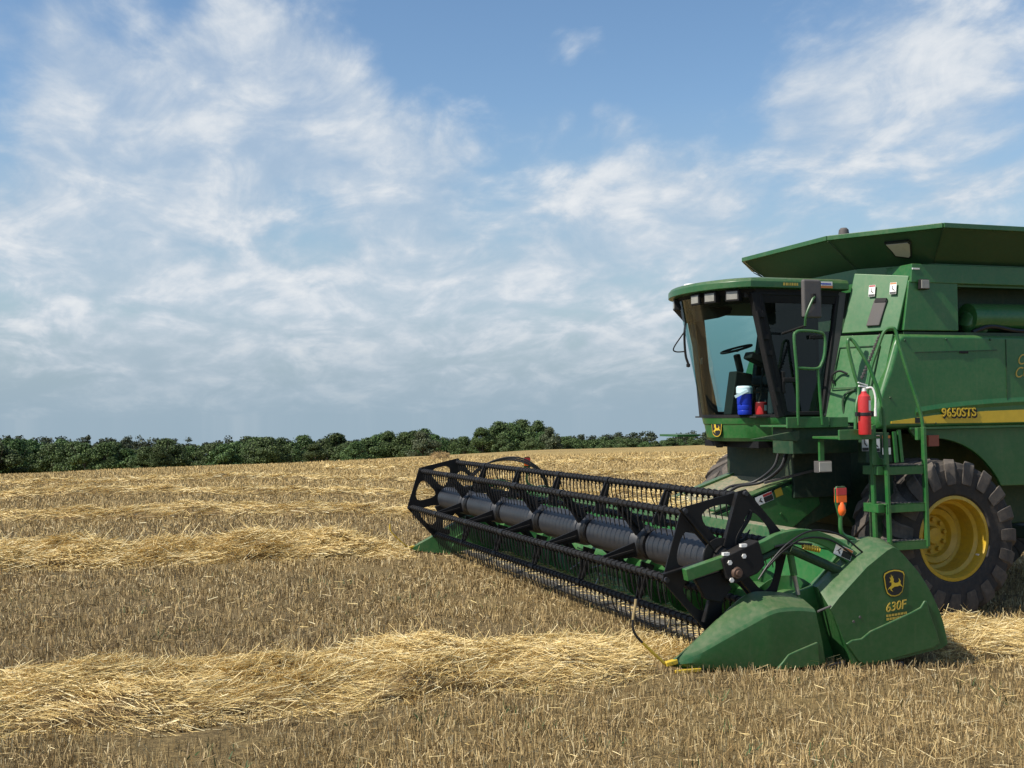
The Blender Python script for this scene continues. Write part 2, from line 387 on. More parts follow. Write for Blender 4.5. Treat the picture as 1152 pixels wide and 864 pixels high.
# windrows
def wr_center(i, x, yc, bend): return yc + bend*x + 0.06*np.sin(x*0.8+i*1.7) + 0.035*np.sin(x*2.1+i)
def wr_height(i, x, h): return h*(1-(i == 1)*0.8*np.clip((x+1.0)/0.9, 0, 1))*(1-0.75*((i == 0)*np.clip((x+0.35)/0.3, 0, 1)*np.clip((3.1-x)/0.3, 0, 1)))*(0.86 + 0.09*np.sin(x*0.9+i*2.3) + 0.10*np.sin(x*2.3+i) + 0.10*np.sin(x*5.1+2*i))
def windrow(i, yc, bend, x0, x1, hw, h, nst, label, wscale, lrange):
    # mound under the loose stalks
    nx = int((x1-x0)/0.14)+1; ny = 22
    xs = np.linspace(x0, x1, nx); ts = np.linspace(-1, 1, ny)
    XX, TT = np.meshgrid(xs, ts, indexing='ij')
    def surf(XX, TT, tuck=0.0):
        wloc = hw*(1+0.08*np.sin(XX*1.7+i)+0.08*np.sin(XX*4.1+2*i))
        YY = wr_center(i, XX, yc, bend)+TT*wloc
        prof = 0.34+0.66*(1-np.abs(TT)**2.2)
        return YY, G(XX, YY)+wr_height(i, XX, h)*prof*(1+0.12*np.sin(TT*5+XX*3.3)+0.14*np.sin(TT*9-XX*6.1+i)+0.12*np.sin(TT*14+XX*11.3))
    YY, ZZ = surf(XX, TT)
    ZZ = ZZ-0.05+RNG.normal(0, 0.012, ZZ.shape)
    YY = YY+RNG.normal(0, 0.02, YY.shape)*(np.abs(TT) > 0.95)
    for c_ in (0, -1): ZZ[:, c_] = G(XX[:, c_], YY[:, c_])-0.03; YY[:, c_] = YY[:, 1 if c_ == 0 else -2]+(-0.02 if c_ == 0 else 0.02)
    v1 = np.stack([XX, YY, ZZ], -1).reshape(-1, 3)
    a, b = np.meshgrid(np.arange(nx-1), np.arange(ny-1), indexing='ij'); q = (a*ny+b).ravel()
    f1 = np.stack([q, q+ny, q+ny+1, q+1], -1)
    n = nst
    x = RNG.uniform(x0, x1, n); t = np.clip(RNG.normal(0, 0.60, n), -1.12, 1.12)*np.where(RNG.random(n) < 0.9, 0.93, 1.15)
    y, z = surf(x, np.clip(t, -0.99, 0.99)); y = y+(t-np.clip(t, -0.99, 0.99))*hw
    z = np.where(np.abs(t) > 0.99, G(x, y)+0.02, z)+RNG.uniform(-0.06, 0.015, n)
    hd = np.radians(35)*np.sin(x*1.3+t*2.0+i)+np.radians(25)*np.sin(x*3.7-t*3+2*i)+RNG.normal(0, 0.5, n)+np.where(RNG.random(n) < 0.5, 0, PI)
    pt = RNG.normal(0.02, 0.20, n); up = RNG.random(n) < (0.022 if i < 2 else 0.006); pt = np.where(up, RNG.uniform(0.3, 1.0, n), pt)
    D = np.stack([np.cos(pt)*np.cos(hd), np.cos(pt)*np.sin(hd), np.sin(pt)], -1)
    L = RNG.uniform(*lrange, n)
    N = unit(np.cross(D, RNG.normal(0, 1, (n, 3)))); w = wscale*RNG.uniform(0.6, 1.4, n)
    P = np.stack([x, y, z], -1)-D*(L*np.where(up, 0.1, 0.5))[:, None]
    P[:, 2] = np.maximum(P[:, 2], G(P[:, 0], P[:, 1])+0.005)
    if i == 0:   # the divider has pushed the straw aside where it stands
        E_ = P+D*L[:, None]; ok = ~((np.maximum(P[:,0], E_[:,0]) > -0.12) & (np.minimum(P[:,0], E_[:,0]) < 2.95) & (np.minimum(P[:,1], E_[:,1]) < 0.42))
        P, D, N, L, w = P[ok], D[ok], N[ok], L[ok], w[ok]
    if i == 1:
        E_ = P+D*L[:, None]; ok = ~(np.maximum(P[:,0], E_[:,0]) > -0.10+0.25*np.sin(y*7)*(y > 9.5)) & ~((np.maximum(P[:,0], E_[:,0]) > -0.45) & (y < 8.75+0.5*(np.minimum(P[:,0], E_[:,0])+0.45)) & (y > 9.9))
        P, D, N, L, w = P[ok], D[ok], N[ok], L[ok], w[ok]
    v2, f2 = ribbons(P, D, N, L, w, w*0.85)
    o = np_mesh('straw_windrow', np.concatenate([v1, v2]), np.concatenate([f1, f2+len(v1)]), [M['straw'], M['matted_shade']])
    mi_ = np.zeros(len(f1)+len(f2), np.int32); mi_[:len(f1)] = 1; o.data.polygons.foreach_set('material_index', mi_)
    tag(o, label, 'straw row', 'straw windrows across the field')
windrow(0, 0.68, 0.06, -9.5, 12, 0.76, 0.27, 190000, 'golden straw windrow nearest the camera, reaching under the green header divider', 0.0020, (0.05, 0.29))
windrow(1, 9.15, -0.01, -9.5, -0.1, 0.74, 0.34, 72000, 'second straw windrow from the camera, ending behind the far tip of the header', 0.0030, (0.10, 0.45))
windrow(2, 16.6, -0.19, -11, 22, 0.55, 0.26, 46000, 'third straw windrow from the camera, thin bright band crossing behind the reel', 0.0038, (0.12, 0.42))
windrow(3, 24.2, -0.12, -13, 34, 0.55, 0.24, 36000, 'fourth straw windrow, faint pale band midway up the field', 0.0048, (0.15, 0.45))
windrow(4, 32.0, -0.06, -15, 44, 0.60, 0.22, 32000, 'fifth straw windrow, low pale band short of the field crest', 0.006, (0.15, 0.5))
windrow(5, 40.0, 0.0, 4, 52, 0.7, 0.18, 26000, 'straw windrow lying farthest away, along the crest below the trees', 0.0075, (0.2, 0.5))

# loose straw dropped between the rows
n = 4500
x, y, d = polar(n, 5.3, 50, 1.0); hd = RNG.uniform(0, 2*PI, n); pt = RNG.normal(0.03, 0.12, n)
D = np.stack([np.cos(pt)*np.cos(hd), np.cos(pt)*np.sin(hd), np.sin(pt)], -1); N = unit(np.cross(D, RNG.normal(0, 1, (n, 3))))
L = RNG.uniform(0.03, 0.13, n)*(1+0.006*d); wd = np.maximum(0.0018, d*0.00022)
v, f = ribbons(np.stack([x, y, G(x, y)+0.02+RNG.uniform(0, 0.09, n)], -1), D, N, L, wd, wd)
o = np_mesh('loose_straw', v, f, M['straw']); tag(o, kind='stuff'); o['label'] = 'loose stalks of straw scattered over the stubble'; o['category'] = 'straw'

# heap of straw on the crest
b = MB(); bx_, by_ = 11.2, 47.5; bz = float(G(bx_, by_)); rr = random.Random(3); rings = []
for k in range(9):
    t = k/8*2-1; rings.append([(bx_+t*0.42, by_+0.30*math.cos(a)*(1-0.25*abs(t)**4)+rr.uniform(-.02,.02), bz+0.02+max(-0.05, 0.33*math.sin(a)*(1-0.35*abs(t)**4))+rr.uniform(-.02,.02)) for a in np.linspace(-0.2, PI+0.2, 10)])
b.loft(rings)
for k in range(500):
    a = rr.uniform(0, PI); t = rr.uniform(-1, 1); p = Vector((bx_+t*.42, by_+.30*math.cos(a), bz+.03+.33*math.sin(a)*(1-0.3*t**4))); d = Vector((rr.gauss(0,1), rr.gauss(0,.5), rr.gauss(0,.4))).normalized()*rr.uniform(.08,.2); w_ = Vector((0,.3,1)).normalized()*.006
    b.add([p-d-w_, p+d-w_, p+d+w_, p-d+w_], [(0,1,2,3)])
hb = b.build('straw_bale', straw_mat('brown_bale', [(0,(0.20,0.125,0.05)),(1,(0.42,0.29,0.12))]), loc=(bx_, by_, bz), fix=False)
tag(hb, 'small brown straw bale lying on the crest in front of the trees', 'straw bale')

# ------------------------------------------------------------------ trees
def leaf_mat(name, lo, mi, hi):
    m, nt, b = mat(name); g = nt.nodes.new('ShaderNodeNewGeometry'); oi = nt.nodes.new('ShaderNodeObjectInfo')
    c = ramp(nt, g.outputs['Random Per Island'], [(0, lo), (0.55, mi), (1, hi)])
    hs = nt.nodes.new('ShaderNodeHueSaturation'); nt.links.new(c, hs.inputs['Color'])
    nt.links.new(mth(nt, 'ADD', mth(nt, 'MULTIPLY', oi.outputs['Random'], 0.5), 0.75), hs.inputs['Value'])
    nt.links.new(mth(nt, 'ADD', mth(nt, 'MULTIPLY', oi.outputs['Random'], 0.04), 0.48), hs.inputs['Hue'])
    nt.links.new(hs.outputs[0], b.inputs['Base Color']); b.inputs['Roughness'].default_value = 0.6; b.inputs['Specular IOR Level'].default_value = 0.25
    return m
M['leaf'] = leaf_mat('tree_leaves', (0.022,0.042,0.011), (0.052,0.088,0.023), (0.115,0.165,0.052))
M['leaf_grey'] = leaf_mat('grey_green_leaves', (0.04,0.058,0.024), (0.08,0.105,0.05), (0.14,0.16,0.09))
M['leaf_far'] = leaf_mat('far_wood_leaves', (0.024,0.040,0.020), (0.042,0.063,0.033), (0.07,0.095,0.05))
M['bark'] = plain('bark', (0.07, 0.055, 0.04), 0.9)
def crown(seed, w, h, z0, nclump, nleaf, ls, openness=0.0):
    """leaf faces gathered in clumps through the crown's volume"""
    r = np.random.default_rng(seed); vs = []; ns = []
    for c in range(nclump):
        t = r.random(); a = r.uniform(0, 2*PI); zz = z0+h*(0.06+0.90*t)
        prof = (1-abs(2*(t-0.42))**2.4*(0.55 if t < 0.42 else 0.9)); prof = max(prof, 0.15)
        rad = w/2*prof*math.sqrt(r.uniform(0.25, 1.0))*r.uniform(0.75, 1.08)
        cc = np.array([rad*math.cos(a), rad*math.sin(a), zz]); cr = r.uniform(0.10, 0.19)*w*(1-openness*0.35)
        m = int(nleaf/nclump*r.uniform(0.6, 1.4)); p = r.normal(0, 1, (m, 3)); p = unit(p)*(r.random((m, 1))**0.4)*cr*np.array([1.15, 1.15, 0.75])+cc
        vs.append(p); ns.append(unit(p-cc)*0.9+unit(p-np.array([0, 0, z0+h*0.4]))*0.5)
    P = np.concatenate(vs); n = len(P)
    nr = unit(np.concatenate(ns)+r.normal(0, 0.75, (n, 3))); N1 = unit(np.cross(nr, r.normal(0, 1, (n, 3)))); N2 = np.cross(nr, N1); s = ls*r.uniform(0.5, 1.3, n)[:, None]
    v = np.stack([P-N1*s, P-N2*s*0.7, P+N1*s, P+N2*s*0.7], 1).reshape(-1, 3); f = np.arange(4*n).reshape(-1, 4)
    return v, f
def trunk_mb(seed, h, r0, w):
    r = random.Random(seed); b = MB()
    b.tube(sm_path([(0,0,-0.3),(r.uniform(-.2,.2),r.uniform(-.2,.2),h*0.3),(r.uniform(-.4,.4),r.uniform(-.4,.4),h*0.75)], 4), [r0*(1-0.6*k/8) for k in range(9)], 7)
    for k in range(6):
        a = r.uniform(0, 2*PI); z = h*r.uniform(0.25, 0.55); l = w*r.uniform(0.25, 0.42)
        b.tube([(0,0,z),(l*.5*math.cos(a),l*.5*math.sin(a),z+l*.45),(l*math.cos(a),l*math.sin(a),z+l*1.0)], [r0*.45,r0*.3,r0*.12], 5)
    return b
kinds = []
for s, (w, h, z0, nc, nl, ls, mm) in enumerate([(9,8,1.2,44,14000,0.185,'leaf'),(7.5,9,1.0,40,12000,0.18,'leaf'),(10,7.5,0.6,46,15000,0.185,'leaf'),
                                               (6.5,7,0.4,34,9500,0.175,'leaf_grey'),(8.5,10,1.6,42,13000,0.185,'leaf'),(7,6,0.3,28,9000,0.18,'leaf')]):
    v, f = crown(40+s, w, h, z0, nc, nl, ls); c = np_mesh('crown', v, f, M[mm])
    t = trunk_mb(s, z0+h, 0.22, w).build('trunk', M['bark'], fix=False)
    kinds.append((c, t, z0+h))
used = set(); treeN = 0
def tree(kd, x, y, top, label, group='trees along the far edge of the field', sxy=1.0, rz=None):
    global treeN
    c, t, H = kinds[kd]; g = float(G(x, y)); s = max(0.35, (top-g)/H)
    root = empty('broadleaf_tree', (x, y, g), label, 'tree', group)
    for src in (c, t):
        q_ = src if (kd, src.name) not in used else src.copy()
        if q_ is src: used.add((kd, src.name))
        else: col.objects.link(q_)
        q_.parent = root; q_.location = (0, 0, 0)
    root.scale = (s*sxy, s*sxy, s); root.rotation_euler = (0, 0, random.uniform(0, 6.28) if rz is None else rz); treeN += 1
    return root
def ray(px, D): 
    d = RM @ np.array([(px-576)/1250, 0, 1]); return CAM[0]+d[0]*D, CAM[1]+d[1]*D
def topz(px, py, D):
    d = RM @ np.array([(px-576)/1250, (py-432)/1250, 1]); return CAM[2]+d[2]*D
prof = [(-90,501),(0,500),(60,498),(120,502),(170,501),(215,502),(250,497),(300,493),(330,495),(360,494),(400,494),(430,487),(455,490),(480,488),(500,494),(640,493),(690,495),(740,495),(800,494),(960,500)]
px = -95
while px < 520:
    D_ = random.uniform(212, 262); py = np.interp(px, [p[0] for p in prof], [p[1] for p in prof])+random.uniform(-6, 5)
    tx, ty = ray(px, D_); tree(random.choice([0,1,2,4,5,0,2]), tx, ty, topz(px, py, D_), 'leafy green tree in the long line along the far edge of the field', sxy=random.uniform(0.9, 1.25))
    px += random.uniform(9, 15)
px = 628
while px < 800:
    D_ = random.uniform(225, 270); py = np.interp(px, [p[0] for p in prof], [p[1] for p in prof])+random.uniform(-2.5, 2)
    tx, ty = ray(px, D_); tree(random.choice([0,1,2,5]), tx, ty, topz(px, py, D_), 'low green tree between the tall clump and the cab', group='low trees between the tall clump and the combine', sxy=random.uniform(1.0, 1.4))
    px += random.uniform(8, 12)
for px, py, kd, D_, sx, lb in [(474,487,3,205,1.1,'pale grey-green rounded tree just behind the straw bale on the crest'),
        (437,484,4,235,.9,'taller tree rising left of the pale rounded tree, above the straw bale'),
        (541,480,4,205,.95,'dark tree at the left end of the tall clump above the reel'),
        (560,474,1,212,1.1,'broad dark tree left of centre in the tall clump above the reel'),
        (586,472,0,220,.9,'tallest open-crowned tree in the middle of the tall clump'),
        (604,473,1,218,.9,'open tree just right of the tallest in the tall clump'),
        (618,482,3,200,.85,'pale grey-green tree at the right end of the tall clump'),
        (596,494,2,190,1.1,'light green bush at the foot of the tall clump, right of its middle'),
        (566,495,5,195,1.2,'dark bush at the foot of the tall clump, left of its middle'),
        (632,492,5,205,1.2,'low bush at the right foot of the tall clump'),
        (574,478,2,214,1.15,'broad spreading tree in front of the tallest one in the tall clump'),
        (548,488,0,208,1.1,'lower dark tree filling the left half of the tall clump'),
        (609,486,1,206,1.1,'lower tree filling the right half of the tall clump'),
        (520,491,0,215,1.0,'rounded tree just left of the tall clump')]:
    tx, ty = ray(px, D_); tree(kd, tx, ty, topz(px, py, D_), lb, None, sxy=sx)
vv, ff, off = [], [], 0
for k in range(210):
    px = random.uniform(-160, 980); D_ = random.uniform(380, 640); py = np.interp(px, [-100,0,90,160,330,500,650,720,800,980], [486,486,487,490,491,492,489,484,482,482])+random.uniform(-1, 2.5)+(640-D_)*0.022
    tx, ty = ray(px, D_); top = topz(px, py, D_); g = float(G(tx, ty))
    v, f = crown(500+k, random.uniform(9, 15), max(3.0, top-g)*0.98, 0.0, 14, 620, 0.5); v = v+np.array([tx, ty, g])
    vv.append(v); ff.append(f+off); off += len(v)
o = np_mesh('far_wood', np.concatenate(vv), np.concatenate(ff), M['leaf_far']); tag(o, kind='stuff'); o['label'] = 'dark wooded rise far behind the field edge trees'; o['category'] = 'woods'

# ================================================================== HEADER
W = 9.20
hd = empty('grain_header', (1.4, W/2, 0), 'long green cutting header with black pickup reel mounted across the front of the combine', 'grain header')
RX, RZ, RR = 0.74, 0.93, 0.62
# --- back sheet, floor and beam
b = MB(); sec = [(0.92,0.045),(0.95,0.06),(1.02,0.05),(1.15,0.02),(1.5,0.0),(1.75,0.06),(1.93,0.20),(2.02,0.42),(2.05,0.98),(2.08,0.98),(2.06,0.40),(1.97,0.17),(1.78,0.02),(1.5,-0.035),(1.15,-0.02),(0.98,0.0)]
b.prism(sec, 0.30, W-0.30)
sheet = b.build('back_sheet', M['green_bright'], hd)
b = MB(); b.box(2.03, 2.19, 0.28, W-0.28, 0.93, 1.06); b.build('top_beam', M['green_dusty'], hd, bevel=0.012)
b = MB(); b.box(2.09, 2.16, 0.3, W-0.3, 0.0, 0.14)
for yy in np.linspace(0.6, W-0.6, 9): b.box(2.07, 2.15, yy-0.03, yy+0.03, 0.1, 0.95)
b.build('rear_frame', M['green'], hd, bevel=0.008)
for k, y0 in enumerate((0.27, W-0.31)):
    b = MB(); b.prism([(0.55,-0.02),(1.6,-0.08),(2.16,-0.02),(2.2,0.98),(1.95,1.0),(1.6,0.66),(1.2,0.55),(0.7,0.30)], y0, y0+0.04)
    b.build('end_sheet', M['green'], hd, bevel=0.006)
# --- cutter bar
b = MB(); b.prism([(0.86,0.045),(0.90,0.075),(1.22,0.045),(1.22,0.03)], 0.3, W-0.3)
for yy in np.arange(0.34, W-0.3, 0.0762):
    b.add([(0.88,yy-0.018,0.04),(0.88,yy+0.018,0.04),(0.88,yy+0.018,0.078),(0.88,yy-0.018,0.078),(0.73,yy,0.055)], [(0,1,2,3),(0,4,1),(1,4,2),(2,4,3),(3,4,0)])
b.build('cutter_bar', plain('worn_steel', (0.22,0.21,0.19), 0.5, 0.6), hd)
# --- auger
AX, AZ = 1.48, 0.40
b = MB(); b.tube([(AX,0.36,AZ),(AX,W-0.36,AZ)], 0.20, 28)
aug = b.build('auger', M['green'], hd)
def helix(y0, y1, pitch, sgn, r0=0.195, r1=0.33):
    mb = MB(); n = int(abs(y1-y0)/pitch*30); vs = []
    for i in range(n+1):
        y = y0+(y1-y0)*i/n; a = sgn*2*PI*(y-y0)/pitch
        vs += [(AX+r0*math.cos(a), y, AZ+r0*math.sin(a)), (AX+r1*math.cos(a), y, AZ+r1*math.sin(a)), (AX+r1*math.cos(a), y+0.008, AZ+r1*math.sin(a)), (AX+r0*math.cos(a), y+0.008, AZ+r0*math.sin(a))]
    fs = []
    for i in range(n):
        for k in range(3): fs.append((i*4+k, (i+1)*4+k, (i+1)*4+k+1, i*4+k+1))
    return mb.add(vs, fs)
helix(0.38, 3.85, 0.56, 1).build('flight', M['green'], aug, fix=False); helix(5.35, W-0.38, 0.56, -1).build('flight', M['green'], aug, fix=False)
for k in range(14):
    a = k*2.4; y = 3.95+k*0.1; MB().tube([(AX+.19*math.cos(a),y,AZ+.19*math.sin(a)),(AX+.36*math.cos(a),y,AZ+.36*math.sin(a))], 0.008, 6).build('finger', M['steel'], aug)

# --- reel
VA = [math.radians(12+60*k) for k in range(6)]
Y0, Y1 = 0.33, W-0.22
def hex_plate(y, th, R=0.675, cx=RX, cz=RZ):
    mb = MB(); ns = 28
    for k in range(6):
        a0, a1 = VA[k], VA[k]+PI/3; am = (a0+a1)/2
        A = [(0,0),(R*math.cos(a0),R*math.sin(a0)),(R*math.cos(a1),R*math.sin(a1))]
        hc = (0.375*math.cos(am), 0.375*math.sin(am)); outer, inner = [], []
        angs = sorted([am+2*PI*j/ns for j in range(ns)] + [math.atan2(p[1]-hc[1], p[0]-hc[0]) % (2*PI) + (2*PI if (math.atan2(p[1]-hc[1], p[0]-hc[0]) % (2*PI)) < am else 0) for p in A])
        for t in angs:
            dx, dz = math.cos(t), math.sin(t); best = 9
            for i in range(3):
                p, q = A[i], A[(i+1)%3]; ex, ez = q[0]-p[0], q[1]-p[1]; den = dx*ez-dz*ex
                if abs(den) < 1e-9: continue
                s = ((p[0]-hc[0])*ez-(p[1]-hc[1])*ex)/den; u = ((p[0]-hc[0])*dz-(p[1]-hc[1])*dx)/den
                if s > 0 and -1e-6 <= u <= 1+1e-6: best = min(best, s)
            outer.append((hc[0]+dx*best, hc[1]+dz*best)); 
            rr = 1/((1/max(best-0.055, 0.03))**4+(1/0.185)**4)**0.25
            inner.append((hc[0]+dx*rr, hc[1]+dz*rr))
        m = len(angs); vs = []
        for yy in (y, y+th):
            vs += [(cx+p[0], yy, cz+p[1]) for p in outer] + [(cx+p[0], yy, cz+p[1]) for p in inner]
        fs = []
        for j in range(m):
            j2 = (j+1) % m
            fs += [(j, j2, m+j2, m+j), (2*m+j, 3*m+j, 3*m+j2, 2*m+j2), (m+j, m+j2, 3*m+j2, 3*m+j), (j, 2*m+j, 2*m+j2, j2)]
        mb.add(vs, fs)
    return mb
reelp = []
for k, (y, yo) in enumerate(((Y0, Y0-0.03), (Y1-0.014, Y1+0.03))):
    mb = hex_plate(y, 0.014)
    pl_ = mb.build('reel_end_plate', M['black'], hd, fix=False)
    hub = MB(); hub.lathe([(0,-0.05),(0.12,-0.05),(0.15,-0.03),(0.16,0.03),(0.10,0.06),(0,0.06)], (RX, yo+(0.02 if k == 0 else -0.02), RZ), 'y', 24); hub.build('hub', M['black'], pl_)
    bo = MB()
    for a in VA: bo.lathe([(0,-0.028),(0.022,-0.028),(0.026,0.0),(0.026,0.02)], (RX+.635*math.cos(a), y if k == 0 else y+0.014, RZ+.635*math.sin(a)), 'y', 10)
    bo.build('pivot_bolts', M['drum'], pl_)
# offset control spider that keeps the tines upright
b = MB(); ox, oz = RX-0.10, RZ+0.05
for a in VA: b.bar((ox+.10*math.cos(a), Y0-0.045, oz+.10*math.sin(a)), (ox+.60*math.cos(a), Y0-0.045, oz+.60*math.sin(a)), 0.012, 0.05, (0,1,0))
b.lathe([(0.10,0.0),(0.17,0.0),(0.17,0.02),(0.10,0.02),(0.10,0.0)], (ox, Y0-0.055, oz), 'y', 30)
b.build('cam_spider', M['black'], hd)
seg = (Y1-Y0)/6; spy = [Y0+seg*k for k in range(1, 6)]
for k in range(6):
    ya, yb = Y0+seg*k+(0.03 if k == 0 else 0.085), Y0+seg*(k+1)-(0.03 if k == 5 else 0.085); r = 0.185
    b = MB(); b.lathe([(0.11,ya-0.001),(r-0.055,ya),(r,ya+0.11),(r,yb-0.11),(r-0.055,yb),(0.11,yb+0.001)], (RX, 0, RZ), 'y', 32)
    b.build('reel_drum', M['drum'], hd)
def bat_pos(k): return RX+0.605*math.cos(VA[k]), RZ+0.605*math.sin(VA[k])
for y in spy:
    b = MB(); b.lathe([(0.0,-0.075),(0.155,-0.07),(0.165,-0.03),(0.165,0.03),(0.155,0.07),(0.0,0.075)], (RX, y, RZ), 'y', 20, smooth=False)
    for k, a in enumerate(VA):
        ca, sa = math.cos(a), math.sin(a); n_ = (-sa, ca)
        p = [(RX+.20*ca+n_[0]*.075, RZ+.20*sa+n_[1]*.075), (RX+.20*ca-n_[0]*.075, RZ+.20*sa-n_[1]*.075), (RX+.60*ca-n_[0]*.028, RZ+.60*sa-n_[1]*.028), (RX+.60*ca+n_[0]*.028, RZ+.60*sa+n_[1]*.028)]
        b.prism(p, y-0.012, y+0.012); 
        b.prism([(RX+.24*ca+n_[0]*.012, RZ+.24*sa+n_[1]*.012),(RX+.24*ca-n_[0]*.012, RZ+.24*sa-n_[1]*.012),(RX+.57*ca-n_[0]*.010, RZ+.57*sa-n_[1]*.010),(RX+.57*ca+n_[0]*.010, RZ+.57*sa+n_[1]*.010)], y-0.045, y+0.045)
        b.lathe([(0,-0.05),(0.042,-0.05),(0.042,0.05),(0,0.05)], (RX+.605*ca, y, RZ+.605*sa), 'y', 10)
    b.build('reel_spider', M['black'], hd)
TY = np.arange(Y0+0.09, Y1-0.05, 0.108)
def tine_geo(mb, x, y, z, dx=0.0):
    l = 0.245
    return mb.tube([(x+0.012,y,z+0.005),(x-0.006,y,z-0.05),(x+0.002+dx*.3,y+.004,z-0.14),(x+0.022+dx,y+.006,z-l)], [0.0085,0.0085,0.0075,0.005], 5)
near100 = []
tmesh = None
for k in range(6):
    bx, bz = bat_pos(k); b = MB()
    b.tube([(bx,Y0+0.02,bz),(bx,Y1-0.02,bz)], 0.026, 10)
    b.box(bx-0.006, bx+0.034, Y0+0.03, Y1-0.03, bz-0.032, bz-0.020)
    for t in TY:
        b.lathe([(0.026,-0.030),(0.038,-0.026),(0.042,0.0),(0.036,0.022),(0.026,0.028)], (bx+0.002, t, bz), 'y', 8)
        b.add([(bx-.03,t-.018,bz-.01),(bx-.03,t+.018,bz-.01),(bx+.012,t+.012,bz-.062),(bx+.012,t-.012,bz-.062),(bx+.004,t,bz-.01)], [(0,1,2,3),(0,4,1),(1,4,2),(2,4,3),(3,4,0)])
    bat = b.build('reel_bat', M['black_plastic'], hd, loc=(bx, W/2, bz))
    nn = 34 if k in (2, 3) else (16 if k in (0, 1) else 0)
    rest = MB()
    for j, t in enumerate(TY):
        jit = 0.012*math.sin(j*12.9+k*5.1)+(0.05 if (j*7+k*3) % 23 == 0 else 0)
        if j < nn:
            if tmesh is None:
                tn = tine_geo(MB(), bx, t, bz).build('tine', M['black_plastic'], bat, loc=(bx, t, bz)); tmesh = tn.data
            else:
                tn = bpy.data.objects.new('tine', tmesh); col.objects.link(tn); tn.parent = bat; tn.location = (0, t-W/2, 0)
            tn.rotation_euler = (0, jit*3, 0)
        else: tine_geo(rest, bx, t, bz, jit)
    o = rest.build('tine_row', M['black_plastic'], bat, fix=False); o['kind'] = 'stuff'

# the reel hangs a little askew on its arms
SKEW = -0.021
for o in list(hd.children):
    if o.name.split('.')[0] in ('reel_end_plate','cam_spider','reel_drum','reel_spider','reel_bat'):
        for q in [o]+list(o.children):
            if q.name.startswith('tine') and not q.name.startswith('tine_row'): q.location.x += SKEW*(q.location.y+W/2-Y0); continue
            oy = Vector(q['_o']).y
            for v in q.data.vertices: v.co.x += SKEW*(v.co.y+oy-Y0)
# --- reel arms with lift cylinders and brackets
def reel_arm(mir):
    F = (lambda p: (p[0], W-p[1], p[2])) if mir else (lambda p: p)
    T = lambda b: (setattr(b, 'v', [F(v) for v in b.v]), b)[1]
    ya = 0.19
    b = MB()
    top = sm_path([(0.22,0,0.905),(0.94,0,1.09),(1.18,0,1.175),(1.46,0,1.20),(1.72,0,1.13),(1.96,0,0.99),(2.12,0,0.86)], 5)
    bot = sm_path([(0.24,0,0.80),(0.96,0,0.985),(1.20,0,1.07),(1.45,0,1.09),(1.66,0,1.03),(1.86,0,0.90),(1.98,0,0.80)], 5)
    b.prism([(p.x,p.z) for p in top]+[(p.x,p.z) for p in bot[::-1]], ya-0.04, ya+0.04)
    arm = T(b).build('reel_arm', M['green'], hd, bevel=0.008)
    # bracket that carries the reel shaft
    b = MB(); b.prism([(0.565,0.985),(0.945,1.125),(1.01,0.90),(0.93,0.83),(0.70,0.755),(0.62,0.80)], ya-0.062, ya+0.10)
    b.prism([(0.35,0.80),(0.62,0.86),(0.72,0.70),(0.60,0.58),(0.45,0.62)], ya+0.03, ya+0.09)
    br = T(b).build('shaft_bracket', M['black_plastic'], arm, bevel=0.01)
    b = MB(); b.lathe([(0,-0.03),(0.045,-0.03),(0.055,0.0),(0.06,0.02)], (0.715, ya-0.062, 0.85), 'y', 18); b.lathe([(0,-0.05),(0.025,-0.05),(0.03,-0.02)], (0.715, ya-0.062, 0.85), 'y', 12)
    T(b).build('shaft_end', plain('rusty_shaft', (0.12,0.075,0.055), 0.6, 0.4), arm)
    b = MB()
    for x, z in ((0.645,0.945),(0.79,0.995),(0.66,0.79)): b.lathe([(0,-0.012),(0.022,-0.012),(0.022,0.002)], (x, ya-0.062, z), 'y', 6, smooth=False)
    for x, z in ((0.62,1.012),(0.80,1.078)): b.box(x-0.03, x+0.03, ya-0.058, ya-0.02, z-0.005, z+0.022)
    T(b).build('bracket_bolts', M['white'], arm)
    # lift cylinder under the arm, and the upright rod
    b = MB(); b.tube([(1.20,ya,1.01),(1.34,ya,0.985)], 0.022, 10); b.tube([(1.30,ya,1.03),(1.82,ya,0.80)], 0.045, 14); b.tube([(0.98,ya,0.94),(1.22,ya,1.03)], 0.03, 10)
    T(b).build('lift_cylinder', M['green_dark'], arm)
    b = MB(); b.tube([(1.32,ya+.02,1.0),(1.36,ya+.02,0.78)], 0.032, 10); b.tube([(1.36,ya+.02,0.80),(1.42,ya+.02,0.50)], 0.016, 8)
    T(b).build('tilt_rod', M['green'], arm)
    b = MB(); b.tube([(1.345,ya+.02,0.86),(1.40,ya+.02,0.60)], 0.020, 10); T(b).build('rod_shaft', M['steel'], arm)
    b = MB()
    b.tube(sm_path([(0.93,ya-.07,0.78),(1.05,ya-.08,0.93),(1.25,ya-.09,1.10),(1.5,ya-.09,1.19),(1.8,ya-.08,1.13),(2.05,ya-.06,0.96)]), 0.009, 7)
    b.tube(sm_path([(1.00,ya-.06,0.85),(1.20,ya-.07,1.02),(1.42,ya-.07,1.12),(1.7,ya-.07,1.09),(1.98,ya-.05,0.92)]), 0.009, 7)
    b.tube(sm_path([(1.12,ya-.05,1.06),(1.30,ya-.06,1.08),(1.5,ya-.06,1.06)]), 0.011, 7)
    T(b).build('hydraulic_hose', M['rubber'], arm)
    b = MB()
    for q in range(7): b.lathe([(0.018,-0.012),(0.03,0),(0.018,0.012)], (1.42+q*0.026, ya-0.055, 1.045-q*0.006), 'x', 12)
    T(b).build('hose_sleeve', M['rodyellow'], arm)
    return arm
arm = reel_arm(False); arm2 = reel_arm(True)
